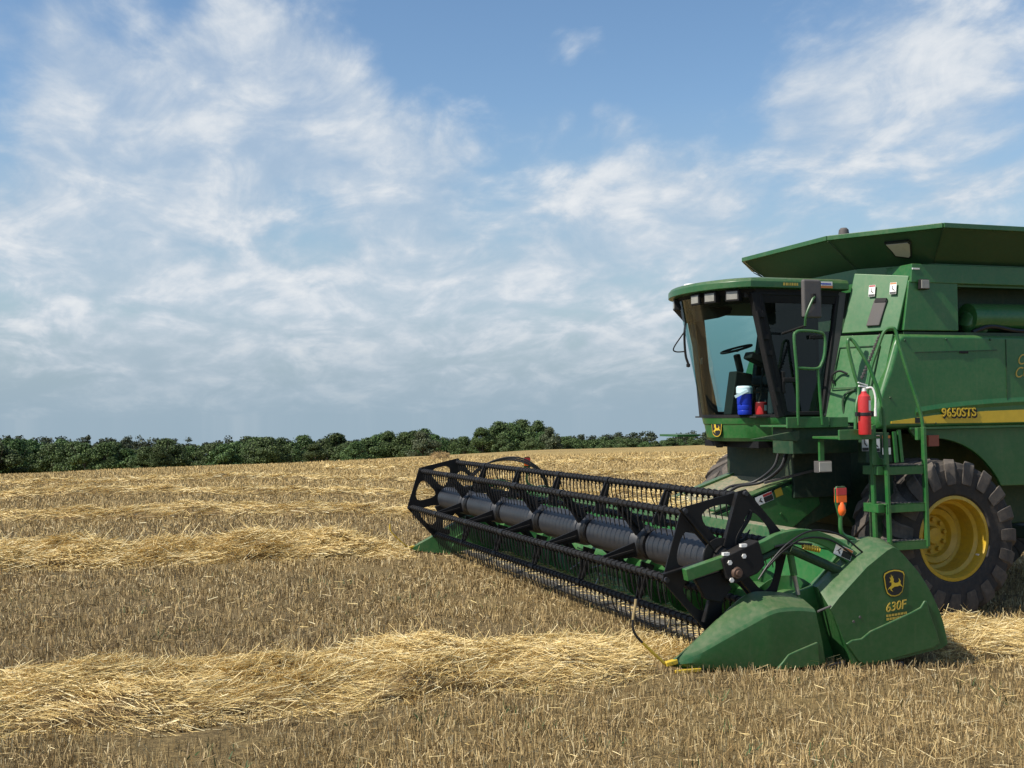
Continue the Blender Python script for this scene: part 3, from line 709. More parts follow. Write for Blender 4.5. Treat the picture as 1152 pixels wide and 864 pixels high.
decal(arm, (1.74, 0.148, 0.965), (0.92,0,-0.40), (0,0,1), 0.20, 0.10, vertical=False)
# far side hoses looping over the reel end
b = MB()
for q in range(3): b.tube(sm_path([(0.75,W-0.7-q*.1,1.25),(1.0,W-1.0-q*.12,1.50+q*.02),(1.35,W-1.3-q*.12,1.56+q*.025),(1.65,W-1.5-q*.1,1.42),(1.85,W-1.55,1.1)]), 0.013, 7)
b.build('hydraulic_hose', M['rubber'], hd)
# black folded plate (prop) beside the near plate and belt cover
b = MB(); b.tube(sm_path([(0.82,0.36,1.02),(0.86,0.34,1.15),(0.97,0.34,1.30),(1.0,0.34,1.38)]), 0.022, 8); b.prism([(0.80,0.98),(0.96,1.12),(1.0,1.20),(0.92,1.12),(0.82,1.10)], 0.35, 0.37)
b.build('reel_prop', M['black_plastic'], hd)

# --- dividers at both ends
def divider(mir):
    F = (lambda p: (p[0], W-p[1], p[2])) if mir else (lambda p: p)
    T = lambda b: (setattr(b, 'v', [F(v) for v in b.v]), b)[1]
    b = MB(); rings = []
    st = [(0.0,0.10,0.135,0.150,0.06,0.07,0),(0.14,0.07,0.185,0.225,0.03,0.12,0),(0.30,0.045,0.24,0.312,0.008,0.16,0),(0.55,0.025,0.35,0.462,-0.008,0.22,0),(0.80,0.012,0.455,0.605,-0.02,0.28,0),
          (0.93,0.008,0.51,0.655,-0.03,0.30,0),(1.05,0.0,0.535,0.658,-0.03,0.30,0.02),(1.25,-0.01,0.53,0.635,-0.028,0.30,0.03),(1.40,-0.02,0.505,0.60,-0.022,0.30,0.11)]
    for x, zb, zr, zt, yo, w, sh in st:
        q = []
        for y, z in ((yo+0.03, zb), (yo, zb+0.03), (yo-0.012, zb+(zr-zb)*0.45), (yo-0.004, zr-0.03), (yo+0.014, zr), (yo+(w-yo)*0.5, zr+(zt-zr)*0.66), (w-0.05, zt-0.01), (w, zt-0.03), (w, zb)):
            q.append((x+sh*max(0.0, (zt-z))/0.55, y, z))
        rings.append(q)
    cols = [sm_path([r[k] for r in rings], 4) for k in range(len(rings[0]))]
    rings = [[tuple(c[j]) for c in cols] for j in range(len(cols[0]))]
    b.loft(rings)
    dv = T(b).build('divider_nose', M['green_plastic'], hd, bevel=0.008, seg=2)
    b = MB(); b.prism([(1.12,0.13),(1.2,0.155),(1.42,0.215),(1.435,0.2),(1.44,0.0),(0.98,-0.002),(1.05,0.06)], -0.048, -0.02); T(b).build('lower_panel', M['green_plastic'], dv, bevel=0.014)
    o2 = [(1.585,0.49),(1.68,0.585),(1.99,0.845),(2.22,0.985),(2.29,1.005),(2.36,0.965),(2.46,0.865),(2.56,0.76),(2.66,0.62),(2.74,0.48),(2.82,0.30),(2.865,0.12),(2.87,0.07),(2.80,0.035),(2.22,-0.035),(1.90,-0.06),(1.82,-0.03),(1.72,0.20),(1.65,0.36)]
    i2 = [(1.60,0.655),(1.70,0.735),(1.99,0.965),(2.17,1.07),(2.27,1.075),(2.38,1.03),(2.48,0.92),(2.58,0.80),(2.68,0.655),(2.77,0.50),(2.85,0.31),(2.89,0.12),(2.89,0.06),(2.81,0.02),(2.22,-0.05),(1.90,-0.075),(1.82,-0.03),(1.72,0.26),(1.66,0.46)]
    def finer(o):
        k0, k1 = 3, 12   # the long rounded back only
        mid = sm_path([(x, 0, z) for x, z in o[k0:k1+1]], 4); return o[:k0]+[(p.x, p.z) for p in mid]+o[k1+1:]
    o2, i2 = finer(o2), finer(i2)
    b = MB(); b.loft([[(x, 0.02, z) if False else (x, -0.015, z) for x, z in o2], [(x, 0.20, z) for x, z in i2], [(x, 0.34, z) for x, z in i2]])
    sh = T(b).build('end_shield', M['green_plastic'], hd, bevel=0.022, seg=3)
    b = MB(); low = [(1.735,0.17),(1.80,0.20),(1.90,0.205),(2.0,0.265),(2.12,0.30),(2.45,0.40),(2.56,0.44),(2.61,0.50),(2.64,0.49),(2.66,0.40),(2.74,0.20),(2.77,0.09),(2.70,0.05),(2.22,-0.015),(1.93,-0.035),(1.86,0.0)]
    b.prism(low, -0.034, -0.01); lp = T(b).build('lower_panel', M['green_plastic'], sh, bevel=0.012)
    b = MB(); b.box(1.5, 2.4, 0.02, 0.24, -0.10, -0.055); T(b).build('skid_shoe', M['grey_plastic'], hd, bevel=0.01)
    # small latch holes and hinge
    b = MB(); 
    for x, z in ((1.83,0.36),(1.90,0.395)): b.lathe([(0,-0.004),(0.012,-0.004),(0.014,0.004)], (x, -0.016, z), 'y', 10)
    T(b).build('latch_bolts', M['grey_plastic'], sh)
    b = MB(); b.tube([(1.46,0.0,0.475),(1.60,0.0,0.515)], 0.010, 8); T(b).build('hinge_pin', M['grey_plastic'], dv)
    b = MB(); b.tube([(1.56,0.02,-0.02),(1.74,0.02,-0.005)], 0.012, 8); T(b).build('hinge_pin', M['grey_plastic'], dv)
    # yellow point and bent rod
    b = MB(); b.prism([(-0.05,0.145),(0.06,0.165),(0.07,0.125),(-0.04,0.105)], 0.025, 0.08); b.box(0.03, 0.28, 0.006, 0.036, 0.04, 0.075)
    T(b).build('yellow_tip', M['rodyellow'], dv, bevel=0.008)
    pth = sm_path([(-0.05,0.05,0.13),(-0.20,0.05,0.27),(-0.33,0.05,0.41),(-0.345,0.05,0.53),(-0.32,0.05,0.66),(-0.315,0.05,0.70)], 5); n = len(pth)
    b = MB(); b.cur = 0; b.tube(pth[:8], 0.013, 8); b.cur = 1; b.tube(pth[7:16], 0.011, 8); b.cur = 2; b.tube(pth[15:], 0.012, 8)
    T(b).build('crop_rod', [M['rodyellow'], M['blackprint'] if not mir else M['rodyellow'], M['rodstraw']], dv)
    return dv, sh
dv, sh = divider(False); dv2, sh2 = divider(True)
emblem(sh, (2.165, -0.017, 0.555), (1,0,0.02), (0,0,1), 0.235, 0.245)
text_mb('630F', 0.115, (2.175, -0.024, 0.42), (1,0,0.10), (0,0,1), 0.004, 0.001, 0.25).build('model_number', M['goldprint'], sh, fix=False)
pl = Plane((2.185, -0.018, 0.33), (1,0,0.06), (0,0,1)); b = MB(); rr = random.Random(5)
for row, (a0, a1) in enumerate(((0.0,0.23),(0.0,0.22),(0.03,0.20))):
    a = a0
    while a < a1:
        w = rr.uniform(0.012, 0.03); pl.rect(b, a, min(a+w, a1), 0.045-row*0.032, 0.067-row*0.032, 0.004); a += w+0.006
b.build('small_print', M['goldprint'], sh, fix=False)

# --- marker lights
def marker(y, mir):
    F = (lambda p: (p[0], W-p[1], p[2])) if mir else (lambda p: p)
    T = lambda b: (setattr(b, 'v', [F(v) for v in b.v]), b)[1]
    b = MB(); b.tube(sm_path([(2.13,0.30,0.93),(2.13,0.30,1.00),(2.08,0.30,1.06),(1.98,0.30,1.10),(1.94,0.30,1.16),(1.94,0.30,1.30)]), 0.020, 10)
    ml = T(b).build('marker_light', M['green'], hd)
    b = MB(); b.prism([(1.885,1.40),(1.885,1.545),(1.90,1.565),(1.99,1.565),(2.005,1.545),(2.005,1.40),(1.965,1.27),(1.92,1.27)], 0.288, 0.312); T(b).build('light_plate', M['green_plastic'], ml, bevel=0.006)
    b = MB(); b.box(1.893, 1.997, 0.276, 0.324, 1.485, 1.55); T(b).build('red_reflector', M['reflector_red'], ml)
    b = MB(); b.box(1.893, 1.997, 0.276, 0.324, 1.415, 1.48); T(b).build('orange_reflector', M['orange'], ml)
    b = MB(); b.lathe([(0,0.075),(0.018,0.068),(0.03,0.04),(0.04,0.0),(0.036,-0.025),(0.022,-0.05),(0,-0.062)], (1.945, 0.285, 1.345), 'z', 16); T(b).build('amber_lamp', M['orange'], ml)
marker(0.3, False); marker(0.3, True)

# ================================================================== COMBINE
YC = 4.70
cb = empty('combine_harvester', (6.0, YC, -0.25), 'green combine harvester with yellow wheels parked in the stubble behind its black reel', 'combine harvester')
# --- feeder house
b = MB(); fz = lambda x: 0.83+0.325*(x-2.1)
b.prism([(2.20,fz(2.2)-0.66),(2.20,fz(2.2)),(4.5,fz(4.5)),(4.6,fz(4.5)-0.62),(4.0,0.78),(3.3,0.44)], 3.85, 5.35)
fh = b.build('feeder_house', M['green_dark'], cb, bevel=0.015)
b = MB(); b.prism([(2.22,fz(2.22)+.004),(4.3,fz(4.3)+.004),(4.3,fz(4.3)+.02),(2.22,fz(2.22)+.02)], 3.84, 5.36)
b.build('feeder_top', M['green_dusty'], fh)
b = MB(); b.prism([(2.6,fz(2.6)+.02),(4.25,fz(4.25)+.02),(4.25,fz(4.25)+.05),(2.6,fz(2.6)+.05)], 3.80, 3.98); b.build('edge_rail', M['green_plastic'], fh, bevel=0.008)
b = MB(); b.prism([(2.4,fz(2.4)+.02),(4.0,fz(4.0)+.02),(4.0,fz(4.0)+.055),(2.4,fz(2.4)+.055)], 5.24, 5.38); b.build('edge_rail', M['green_plastic'], fh, bevel=0.008)
b = MB(); b.prism([(2.3,0.22),(2.3,fz(2.3)-0.03),(4.05,fz(4.05)-0.03),(4.15,1.05),(3.4,0.55)], 3.80, 3.86); b.build('feeder_side', M['green'], fh, bevel=0.012)
b = MB()
for x, z in ((3.55,0.95),(3.85,1.1),(3.3,0.75),(3.95,1.28)): b.lathe([(0,-0.012),(0.018,-0.012),(0.02,0.004)], (x, 3.80, z), 'y', 8)
b.build('side_bolts', M['green_plastic'], fh)
decal(fh, (3.20, 3.796, 1.065), (0.95,0,0.31), (-0.31,0,0.95), 0.26, 0.115, M['redprint'], False)
b = MB(); Plane((3.48,3.796,1.165), (0.95,0,0.31), (-0.31,0,0.95)).rect(b, 0, 0.11, 0.0, 0.10, 0.003); b.build('yellow_sticker', M['yellowprint'], fh, fix=False)
# --- chassis, axle
b = MB()
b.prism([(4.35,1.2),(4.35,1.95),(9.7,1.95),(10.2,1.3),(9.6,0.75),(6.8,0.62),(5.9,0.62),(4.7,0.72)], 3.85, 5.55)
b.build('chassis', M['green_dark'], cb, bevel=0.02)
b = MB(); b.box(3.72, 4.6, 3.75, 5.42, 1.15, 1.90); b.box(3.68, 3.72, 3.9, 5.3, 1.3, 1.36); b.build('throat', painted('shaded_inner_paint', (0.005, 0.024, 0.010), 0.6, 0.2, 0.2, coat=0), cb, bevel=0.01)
b = MB(); b.box(5.0, 5.5, 3.4, 6.0, 0.52, 0.86); b.lathe([(0,-0.12),(0.22,-0.12),(0.26,0.1),(0.26,0.30),(0,0.30)], (5.25, 3.35, 0.68), 'y', 24); b.lathe([(0,-0.30),(0.26,-0.30),(0.26,-0.1),(0.22,0.12),(0,0.12)], (5.25, 6.05, 0.68), 'y', 24)
b.build('drive_axle', M['green_dark'], cb, bevel=0.02)
# --- body sides
def side(mir):
    ym = 2*YC
    F = (lambda p: (p[0], ym-p[1], p[2])) if mir else (lambda p: p)
    T = lambda b: (setattr(b, 'v', [F(v) for v in b.v]), b)[1]
    up = [(4.82,3.225),(9.6,3.2),(10.0,2.9),(10.1,2.06),(4.44,2.03),(4.41,2.10),(4.42,2.25),(4.50,2.50),(4.62,2.80),(4.72,3.08),(4.76,3.18)]
    b = MB()
    inn = [(x+0.02 if x < 5 else x, 3.10 if False else z) for x, z in up]
    b.loft([[(x,2.96,z) for x,z in [(x+0.035*(1 if x<5 else -1), z-0.03*(1 if z>2.5 else -1)) for x,z in up]], [(x,3.0,z) for x,z in up], [(x,3.25,z) for x,z in up]])
    sp = T(b).build('side_panel', M['green'], cb, bevel=0.02, seg=2)
    # swept crease and moulded sweep above the stripe
    b = MB(); b.prism([(5.0,2.985),(5.0,2.995),(6.3,3.03),(6.3,3.02)], 2.948, 2.962); T(b).build('panel_seam', M['green_dark'], sp)
    n = 14; xs = np.linspace(5.0, 9.9, n); zb = [2.22+0.15*(1-math.exp(-(x-5.0)*0.9)) for x in xs]
    b = MB(); b.loft([[(x,2.9605,z-0.035),(x,2.953,z-0.01),(x,2.946,z+0.015),(x,2.955,z+0.05),(x,2.9605,z+0.075)] for x, z in zip(xs, zb)], smooth=True); T(b).build('moulded_sweep', M['green'], sp)
    b = MB(); b.prism([(4.62,2.098),(4.62,2.125),(5.3,2.195),(6.1,2.235),(7.5,2.26),(9.9,2.27),(9.9,2.085),(6.0,2.085)], 2.950, 2.959); T(b).build('yellow_stripe', M['yellowprint'], sp, fix=True)
    b = MB(); b.prism([(4.9,2.02),(10.0,2.02),(10.0,2.045),(4.9,2.045)], 2.93, 2.98); T(b).build('panel_lip', M['green_plastic'], sp)
    # lower skirt with wheel arch
    low = [(4.95,2.02),(9.9,2.02),(9.8,1.35),(8.2,1.22),(6.75,1.25)]+[(5.30+1.24*math.cos(a), 0.70+1.20*math.sin(a)) for a in np.linspace(0.48, 1.75, 12)]
    b = MB(); b.prism(low, 3.04, 3.09); T(b).build('lower_skirt', M['green_dark'] if False else M['green'], sp, bevel=0.012)
    # tank wall: front bay, recess, top band
    b = MB(); b.prism([(4.88,3.27),(4.98,3.90),(5.05,3.955),(5.74,3.955),(5.74,3.27)], 3.0, 3.5); T(b).build('tank_side_panel', M['green'], cb, bevel=0.012)
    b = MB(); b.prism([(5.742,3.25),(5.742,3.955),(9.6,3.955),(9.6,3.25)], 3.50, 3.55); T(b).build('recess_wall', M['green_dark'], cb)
    b = MB(); b.prism([(5.0,3.88),(5.02,4.12),(9.6,4.12),(9.6,3.88)], 2.985, 3.49); T(b).build('tank_top_band', M['green'], cb, bevel=0.01)
    b = MB(); b.box(4.9, 9.6, 3.02, 3.6, 3.20, 3.255); T(b).build('ledge', M['green_dark'], cb)
    return sp
sp = side(False); sp2 = side(True)
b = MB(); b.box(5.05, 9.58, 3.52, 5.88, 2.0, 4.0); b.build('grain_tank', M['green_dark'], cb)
b = MB(); b.prism([(9.6,3.15),(10.9,2.7),(11.2,1.6),(10.9,1.3),(9.6,1.4)], 3.15, 2*YC-3.15); b.build('rear_hood', M['green'], cb, bevel=0.04)
text_mb('9650STS', 0.155, (5.40,2.944,2.158), (1,0,0.003), (0,0,1), 0.006, 0.010).build('model_number', M['blackprint'], sp, fix=False)
text_mb('9650STS', 0.155, (5.385,2.938,2.172), (1,0,0.003), (0,0,1), 0.006, 0.002).build('model_number', M['yellowprint'], sp, fix=False)
for t, x, z in (('C', 6.63, 2.83), ('Cu', 6.58, 2.66)): text_mb(t, 0.19, (x,2.956,z), (1,0,0.12), (0,0,1), 0.004, 0.0, 0.35).build('script_lettering', M['goldprint'], sp, fix=False)
b = MB(); b.box(4.98, 5.10, 2.942, 2.958, 2.10, 2.165); b.build('stripe_latch', M['blackprint'], sp)
b = MB(); b.box(5.20, 5.36, 2.97, 3.03, 1.80, 1.94); b.build('side_reflector', plain('faded_reflector', (0.30,0.07,0.035), 0.4), sp)
# fasteners, a latch and a seam on the panels
b = MB()
for x, z in [(4.86,3.14),(5.5,3.16),(6.2,3.16),(6.9,3.15),(4.62,2.42),(5.3,2.09)]: b.lathe([(0,-.012),(.012,-.010),(.016,0.0),(.016,.006)], (x, 2.957, z), 'y', 8)
o = b.build('panel_bolts', M['green_dark'], sp); o['kind'] = 'stuff'
b = MB(); b.box(6.45, 6.458, 2.952, 2.958, 2.32, 3.17); b.build('panel_seam', M['green_dark'], sp)
b = MB(); b.box(5.70, 5.84, 2.946, 2.957, 2.98, 3.01); b.build('panel_latch', M['black_plastic'], sp, bevel=0.004)
# unloading auger laid along the side
b = MB(); b.tube([(6.05,3.20,3.46),(11.5,3.20,3.50)], 0.19, 24); b.tube(sm_path([(6.25,3.26,3.30),(6.15,3.22,3.42),(6.4,3.2,3.46)]), 0.17, 16)
b.build('unloading_auger', M['green'], cb)
b = MB(); b.tube(sm_path([(6.0,3.05,3.26),(6.3,3.05,3.34),(6.7,3.05,3.29),(7.2,3.05,3.27)]), 0.03, 8); b.build('auger_hose', M['rubber'], cb)
# --- bright front panel between cab and side, in two sheets
def quad_sheet(mb, p, th):
    p = [Vector(q) for q in p]; n = (p[1]-p[0]).cross(p[3]-p[0]).normalized()*th
    mb.loft([[tuple(q) for q in p], [tuple(q+n) for q in p]]); return mb
b = MB(); quad_sheet(b, [(4.43,3.66,3.275),(4.80,3.02,3.275),(5.0,3.02,3.97),(4.62,3.62,4.06)], -0.05); fp = b.build('front_panel', M['green'], cb, bevel=0.01)
b = MB(); quad_sheet(b, [(4.135,3.72,2.13),(4.43,3.03,2.10),(4.74,3.03,3.225),(4.42,3.68,3.245)], -0.05); fp2 = b.build('front_panel', M['green'], cb, bevel=0.01)
b = MB()
A = Vector((4.26,3.66,2.55)); Bv = Vector((4.50,3.16,2.55)); up_ = Vector((0.29,0.0,1.0)).normalized(); nn_ = Vector((-0.80,-0.52,0.24)).normalized()
for p, q in ((A, Bv), (A+up_*.55, Bv+up_*.55), (A, A+up_*.55), (Bv, Bv+up_*.55)): b.bar(p+nn_*.03, q+nn_*.03, 0.012, 0.012)
b.build('hatch_seam', M['green_dark'], fp2)
fx = Vector((4.80-4.43, 3.02-3.66, 0)).normalized(); fu = Vector((0.17,-0.0,0.62))
def fpt(a, bq): # point on the upper sheet, a across 0..1, bq up 0..1
    p = Vector((4.43,3.66,3.275)).lerp(Vector((4.80,3.02,3.275)), a).lerp(Vector((4.60,3.60,3.955)).lerp(Vector((4.975,3.02,3.90)), a), bq); return p+Vector((-0.85,-0.47,0.2)).normalized()*0.006
b = MB(); quad_sheet(b, [fpt(.44,.10), fpt(.68,.10), fpt(.72,.62), fpt(.48,.62)], 0.03); mp = b.build('manual_box', M['grey_plastic'], fp, bevel=0.012)
b = MB(); quad_sheet(b, [fpt(.50,.565), fpt(.70,.565), fpt(.705,.645), fpt(.505,.645)], 0.038); b.build('box_latch', M['black_plastic'], mp)
for a, q, h_ in ((.36,.68,M['redprint']),(.74,.72,M['orangeprint'])):
    p = fpt(a, q); decal(fp, p+Vector((-0.02,-0.012,0.004)), fx, fu, 0.085, 0.155, h_)
b = MB(); b.tube(sm_path([(4.27,3.62,2.62),(4.24,3.62,2.72),(4.30,3.55,2.78),(4.36,3.46,2.74)]), 0.014, 7); b.build('release_cable', M['rubber'], fp2)
b = MB(); b.tube(sm_path([(4.30,3.45,2.14),(4.28,3.45,2.42),(4.36,3.38,2.52),(4.44,3.24,2.52)]), 0.016, 7); b.build('grab_rail', M['green_dark'], fp2)
# --- grain tank extension, flared like a funnel
lipz, colz = 4.52, 4.14
lip = [(4.32,3.76),(5.12,2.52),(9.4,2.52),(10.1,3.7),(10.1,5.7),(9.4,2*YC-2.52),(5.12,2*YC-2.52),(4.32,5.86)]
cl = [(4.78,3.80),(5.42,3.06),(9.3,3.06),(9.7,3.8),(9.7,5.6),(9.3,2*YC-3.06),(5.42,2*YC-3.06),(4.78,5.75)]
b = MB()
b.loft([[(x,y,3.85) for x,y in cl], [(x,y,colz) for x,y in cl]], cap=False); b.build('tank_collar', M['green'], cb)
b = MB(); th = 0.022
b.loft([[(x,y,colz) for x,y in cl], [(x,y,lipz) for x,y in lip], [(x+(0.03 if x<7 else -0.03),y+(0.03 if y<YC else -0.03),lipz+.012) for x,y in lip], [(x+(0.05 if x<7 else -0.05),y+(0.05 if y<YC else -0.05),colz+.012) for x,y in cl]], cap=False)
ext = b.build('tank_extension', painted('tank_sheet', (0.016,0.070,0.026), 0.5, 0.35, 0.3, coat=0, dcol=(0.10,0.075,0.045)), cb, fix=True)
b = MB(); n = len(lip)
for i in range(n):
    p, q = lip[i], lip[(i+1) % n]; b.bar((p[0],p[1],lipz+.012), (q[0],q[1],lipz+.012), 0.05, 0.062)
b.build('lip_rail', M['green_plastic'], ext, bevel=0.006)
b = MB()
for (x0,y0),(x1,y1) in zip(cl[:3]+cl[5:], lip[:3]+lip[5:]): b.bar((x0-.004,y0-.004 if y0<YC else y0+.004,colz), (x1,y1-.004 if y1<YC else y1+.004,lipz-.03), 0.012, 0.012)
b.build('corner_seam', M['green_dark'], ext)
# lamp set into the near chamfer
c0 = Vector((4.78,3.80,colz)); c1 = Vector((5.42,3.06,colz)); l0 = Vector((4.32,3.76,lipz)); l1 = Vector((5.12,2.52,lipz))
def cpt(a, q, o=0.0):
    p = c0.lerp(c1, a).lerp(l0.lerp(l1, a), q); nrm = (c1-c0).cross(l0-c0).normalized(); nrm = nrm if nrm.z < 0 else -nrm; return p+nrm*o
ol = [(.50,.72),(.545,.50),(.565,.38),(.70,.30),(.72,.34),(.72,.66),(.70,.72)]; og = [(.485,.76),(.53,.48),(.555,.34),(.71,.25),(.735,.30),(.735,.70),(.71,.77)]
b = MB(); b.loft([[tuple(cpt(a,q,-.08)) for a,q in og], [tuple(cpt(a,q,.045)) for a,q in og]]); gk = b.build('extension_lamp', M['blackprint'], ext)
b = MB(); b.loft([[tuple(cpt(a,q,.03)) for a,q in ol], [tuple(cpt(a,q,.052)) for a,q in ol]]); b.build('lamp_lens', plain('dusty_lens', (0.42,0.40,0.35), 0.3), gk)
b = MB(); b.lathe([(0,0.075),(0.04,0.07),(0.062,0.045),(0.068,0.0),(0.068,-0.08)], (4.47,3.62,lipz+.06), 'z', 18); bc = b.build('beacon', M['grey_plastic'], cb)
b = MB(); b.box(5.02, 5.02+0.11, 2.975, 2.995, 4.045, 4.065); b.build('small_label', M['white'], cb)
# lamp on the tank side
b = MB(); b.box(5.11, 5.25, 2.94, 3.0, 3.79, 3.92); lp = b.build('side_lamp', M['black_plastic'], cb, bevel=0.012); b = MB(); b.box(5.12, 5.24, 2.93, 2.945, 3.80, 3.91); b.build('lamp_lens', M['lens'], lp, bevel=0.006)

# --- cab
cab = MB()
CY, HW = 4.58, 0.86
def fx_(u, z, off=0.0):  # curved cab front; u in -1..1 across
    t = (z-2.2)/1.55; return (3.49-0.33*t)-0.50*(1-abs(u)**2.0)-off
N_ = 24; us = np.linspace(-1, 1, N_+1)
def ring(z, o=0.0, rx=4.22, hw=HW):
    return [(fx_(u, z, o), CY+u*hw, z) for u in us]+[(rx+0.26*(z-2.2)/1.5, CY+hw, z), (rx+0.26*(z-2.2)/1.5, CY-hw, z)]
b = MB(); b.loft([ring(1.885, -0.03), ring(1.93, 0.0), ring(2.10, 0.0), ring(2.115, 0.012), ring(2.20, 0.015)]); base = b.build('cab_base', M['green'], cb, bevel=0.008)
ue = -0.13; pe = Vector((fx_(ue, 2.03, 0.004), CY+ue*HW, 1.945)); du = Vector((fx_(ue+.08,2.0)-fx_(ue-.08,2.0), .16*HW, 0))
emblem(base, pe+du.normalized()*0.11+Vector((-0.01,-0.004,0)), -du, (0,0,1), 0.22, 0.225)
b = MB(); b.lathe([(0,-0.07),(0.04,-0.07),(0.075,-0.02),(0.08,0.06),(0,0.06)], (3.22, 4.75, 1.86), 'z', 16); b.box(3.3, 3.8, 3.9, 5.3, 1.80, 1.885); b.build('underside', M['black_plastic'], base)
# windshield
def sheet_(z0, z1, u0, u1, off, nz=8, nu=24):
    mb = MB(); g = [[(fx_(u, z, off), CY+u*HW, z) for u in np.linspace(u0, u1, nu+1)] for z in np.linspace(z0, z1, nz+1)]
    mb.loft(g, closed=False, cap=False, smooth=True); return mb
sheet_(2.20, 3.77, -0.97, 0.97, 0.0).build('windshield', M['glass'], cb, fix=False)
b = MB(); b.loft([[(fx_(u, z, o), CY+u*HW, z) for z, o in ((2.195,.02),(2.195,-.03),(2.235,-.03),(2.235,.012))] for u in us], smooth=False); b.build('windshield_seal', M['black_plastic'], cb)
def post(p0, p1, w, h, name, m, parent=cb, up=(0,1,0)): mb = MB(); mb.bar(p0, p1, w, h, up); return mb.build(name, m, parent, bevel=0.012)
fpn = post((fx_(-1,2.2)+.05,CY-HW+.0,2.2), (fx_(-1,3.8)+.03,CY-HW+.0,3.8), 0.16, 0.09, 'front_post', M['black_plastic'])
fpf = post((fx_(1,2.2)+.03,CY+HW,2.2), (fx_(1,3.8)+.03,CY+HW,3.8), 0.13, 0.13, 'front_post', M['cabdark'])
b = MB(); b.tube(sm_path([(fx_(-1,2.3)-.03,CY-HW-.07,2.35),(fx_(-1,2.9)-.04,CY-HW-.07,2.9),(fx_(-1,3.6)-.03,CY-HW-.07,3.55)]), 0.016, 8)
for z in (2.55, 3.02, 3.22, 3.5): b.box(fx_(-1,z)-.03, fx_(-1,z)+.06, CY-HW-.075, CY-HW-.03, z-.03, z+.03)
b.build('door_hinges', M['black_plastic'], fpn)
b = MB(); b.bar((4.20,CY-HW,2.19), (4.47,CY-HW,3.82), 0.12, 0.10, (0,1,0)); b.build('rear_post', M['grey_plastic'], cb, bevel=0.015)
b = MB(); b.bar((4.16,CY+HW,2.19), (4.44,CY+HW,3.82), 0.12, 0.12, (0,1,0)); b.build('rear_post', M['cabdark'], cb, bevel=0.015)
# door: dark frame round a tinted pane
yd = CY-HW-0.01
dq = lambda s, z: (fx_(-1,z)+.075)*(1-s)+(4.135+0.17*(z-2.2))*s
b = MB(); b.add([(dq(0,z) if s == 0 else dq(1,z), yd, z) for s, z in ((0,2.24),(1,2.24),(1,3.76),(0,3.76))], [(0,1,2,3)]); dr = b.build('cab_door', M['glass_dark'], cb, fix=False)
b = MB()
for (s0,z0),(s1,z1) in (((0,2.24),(1,2.24)),((1,2.24),(1,3.78)),((1,3.78),(0,3.78)),((0,3.78),(0,2.24))): b.bar((dq(s0,z0),yd-.006,z0), (dq(s1,z1),yd-.006,z1), 0.05, 0.07, (0,1,0))
b.build('door_frame', M['black_plastic'], dr, bevel=0.01)
b = MB(); b.box(dq(0.09,2.66), dq(0.09,2.66)+0.20, yd-.06, yd-.025, 2.64, 2.70); b.box(dq(0.07,2.66), dq(0.07,2.66)+0.05, yd-.05, yd-.01, 2.50, 2.78); b.build('door_handle', M['black_plastic'], dr, bevel=0.01)
b = MB(); b.box(3.95, 4.18, yd-.04, yd-.012, 3.20, 3.25); b.build('inner_handle', M['black_plastic'], dr, bevel=0.008)
# far side pane
b = MB(); b.add([(dq(s,z), CY+HW, z) for s, z in ((0,2.24),(1,2.24),(1,3.76),(0,3.76))], [(0,1,2,3)]); b.build('side_window', M['glass'], cb, fix=False)
b = MB(); 
for (s0,z0),(s1,z1) in (((0,2.24),(1,2.24)),((1,2.24),(1,3.78)),((1,3.78),(0,3.78))): b.bar((dq(s0,z0),CY+HW,z0), (dq(s1,z1),CY+HW,z1), 0.07, 0.10, (0,1,0))
b.build('window_frame', M['cabdark'], cb)
# inside the cab
b = MB(); b.box(3.2, 4.26, CY-HW+.06, CY+HW-.06, 2.195, 2.215); b.build('cab_floor', M['cabdark'], cb)
b = MB(); b.bar((4.26,CY-.62,3.0), (4.26,CY+.62,3.0), 0.05, 1.6); b.build('rear_wall', M['cabdark'], cb)
b = MB(); b.box(3.05, 4.45, CY-HW+.03, CY+HW-.03, 3.72, 3.80); b.prism([(2.85,3.72),(3.05,3.52),(3.25,3.58),(3.3,3.74)], CY-.15, CY+HW-.08); b.build('headliner', M['cabdark'], cb, bevel=0.02)
b = MB(); b.box(3.72, 4.10, CY-.26, CY+.26, 2.62, 2.76); b.box(3.80, 4.05, CY-.2, CY+.2, 2.21, 2.62); st = b.build('driver_seat', M['cabgrey'], cb, bevel=0.05, seg=3)
b = MB(); b.bar((4.04,CY,2.74), (4.18,CY,3.38), 0.50, 0.12, (0,1,0)); b.build('backrest', M['cabgrey'], st, bevel=0.05, seg=3)
b = MB(); b.box(3.62, 4.05, CY-.44, CY-.30, 2.84, 2.92); b.bar((3.35,CY-.38,3.02), (3.72,CY-.38,2.86), 0.20, 0.10, (0,0,1)); b.box(3.50,3.58,CY-.42,CY-.36,2.9,3.10); b.build('armrest_console', M['cabdark'], st, bevel=0.02)
b = MB(); b.bar((3.38,CY+.02,2.21), (3.48,CY+.02,2.80), 0.26, 0.20, (0,1,0)); b.bar((3.48,CY+.02,2.80), (3.42,CY+.02,3.05), 0.08, 0.08, (0,1,0)); sw = b.build('steering_column', M['cabdark'], cb, bevel=0.02)
b = MB(); wc = Vector((3.42,CY+.02,3.12)); ax = Vector((-0.28,0,1)).normalized(); u1 = Vector((0,1,0)); u2 = ax.cross(u1)
b.tube([wc+(u1*math.cos(a)+u2*math.sin(a))*0.21 for a in np.linspace(0, 2*PI, 29)], 0.016, 8, cap=False)
for a in (0.3, 2.4, 4.6): b.bar(wc-ax*.03, wc+(u1*math.cos(a)+u2*math.sin(a))*0.21, 0.035, 0.02)
b.build('steering_wheel', M['black_plastic'], sw)
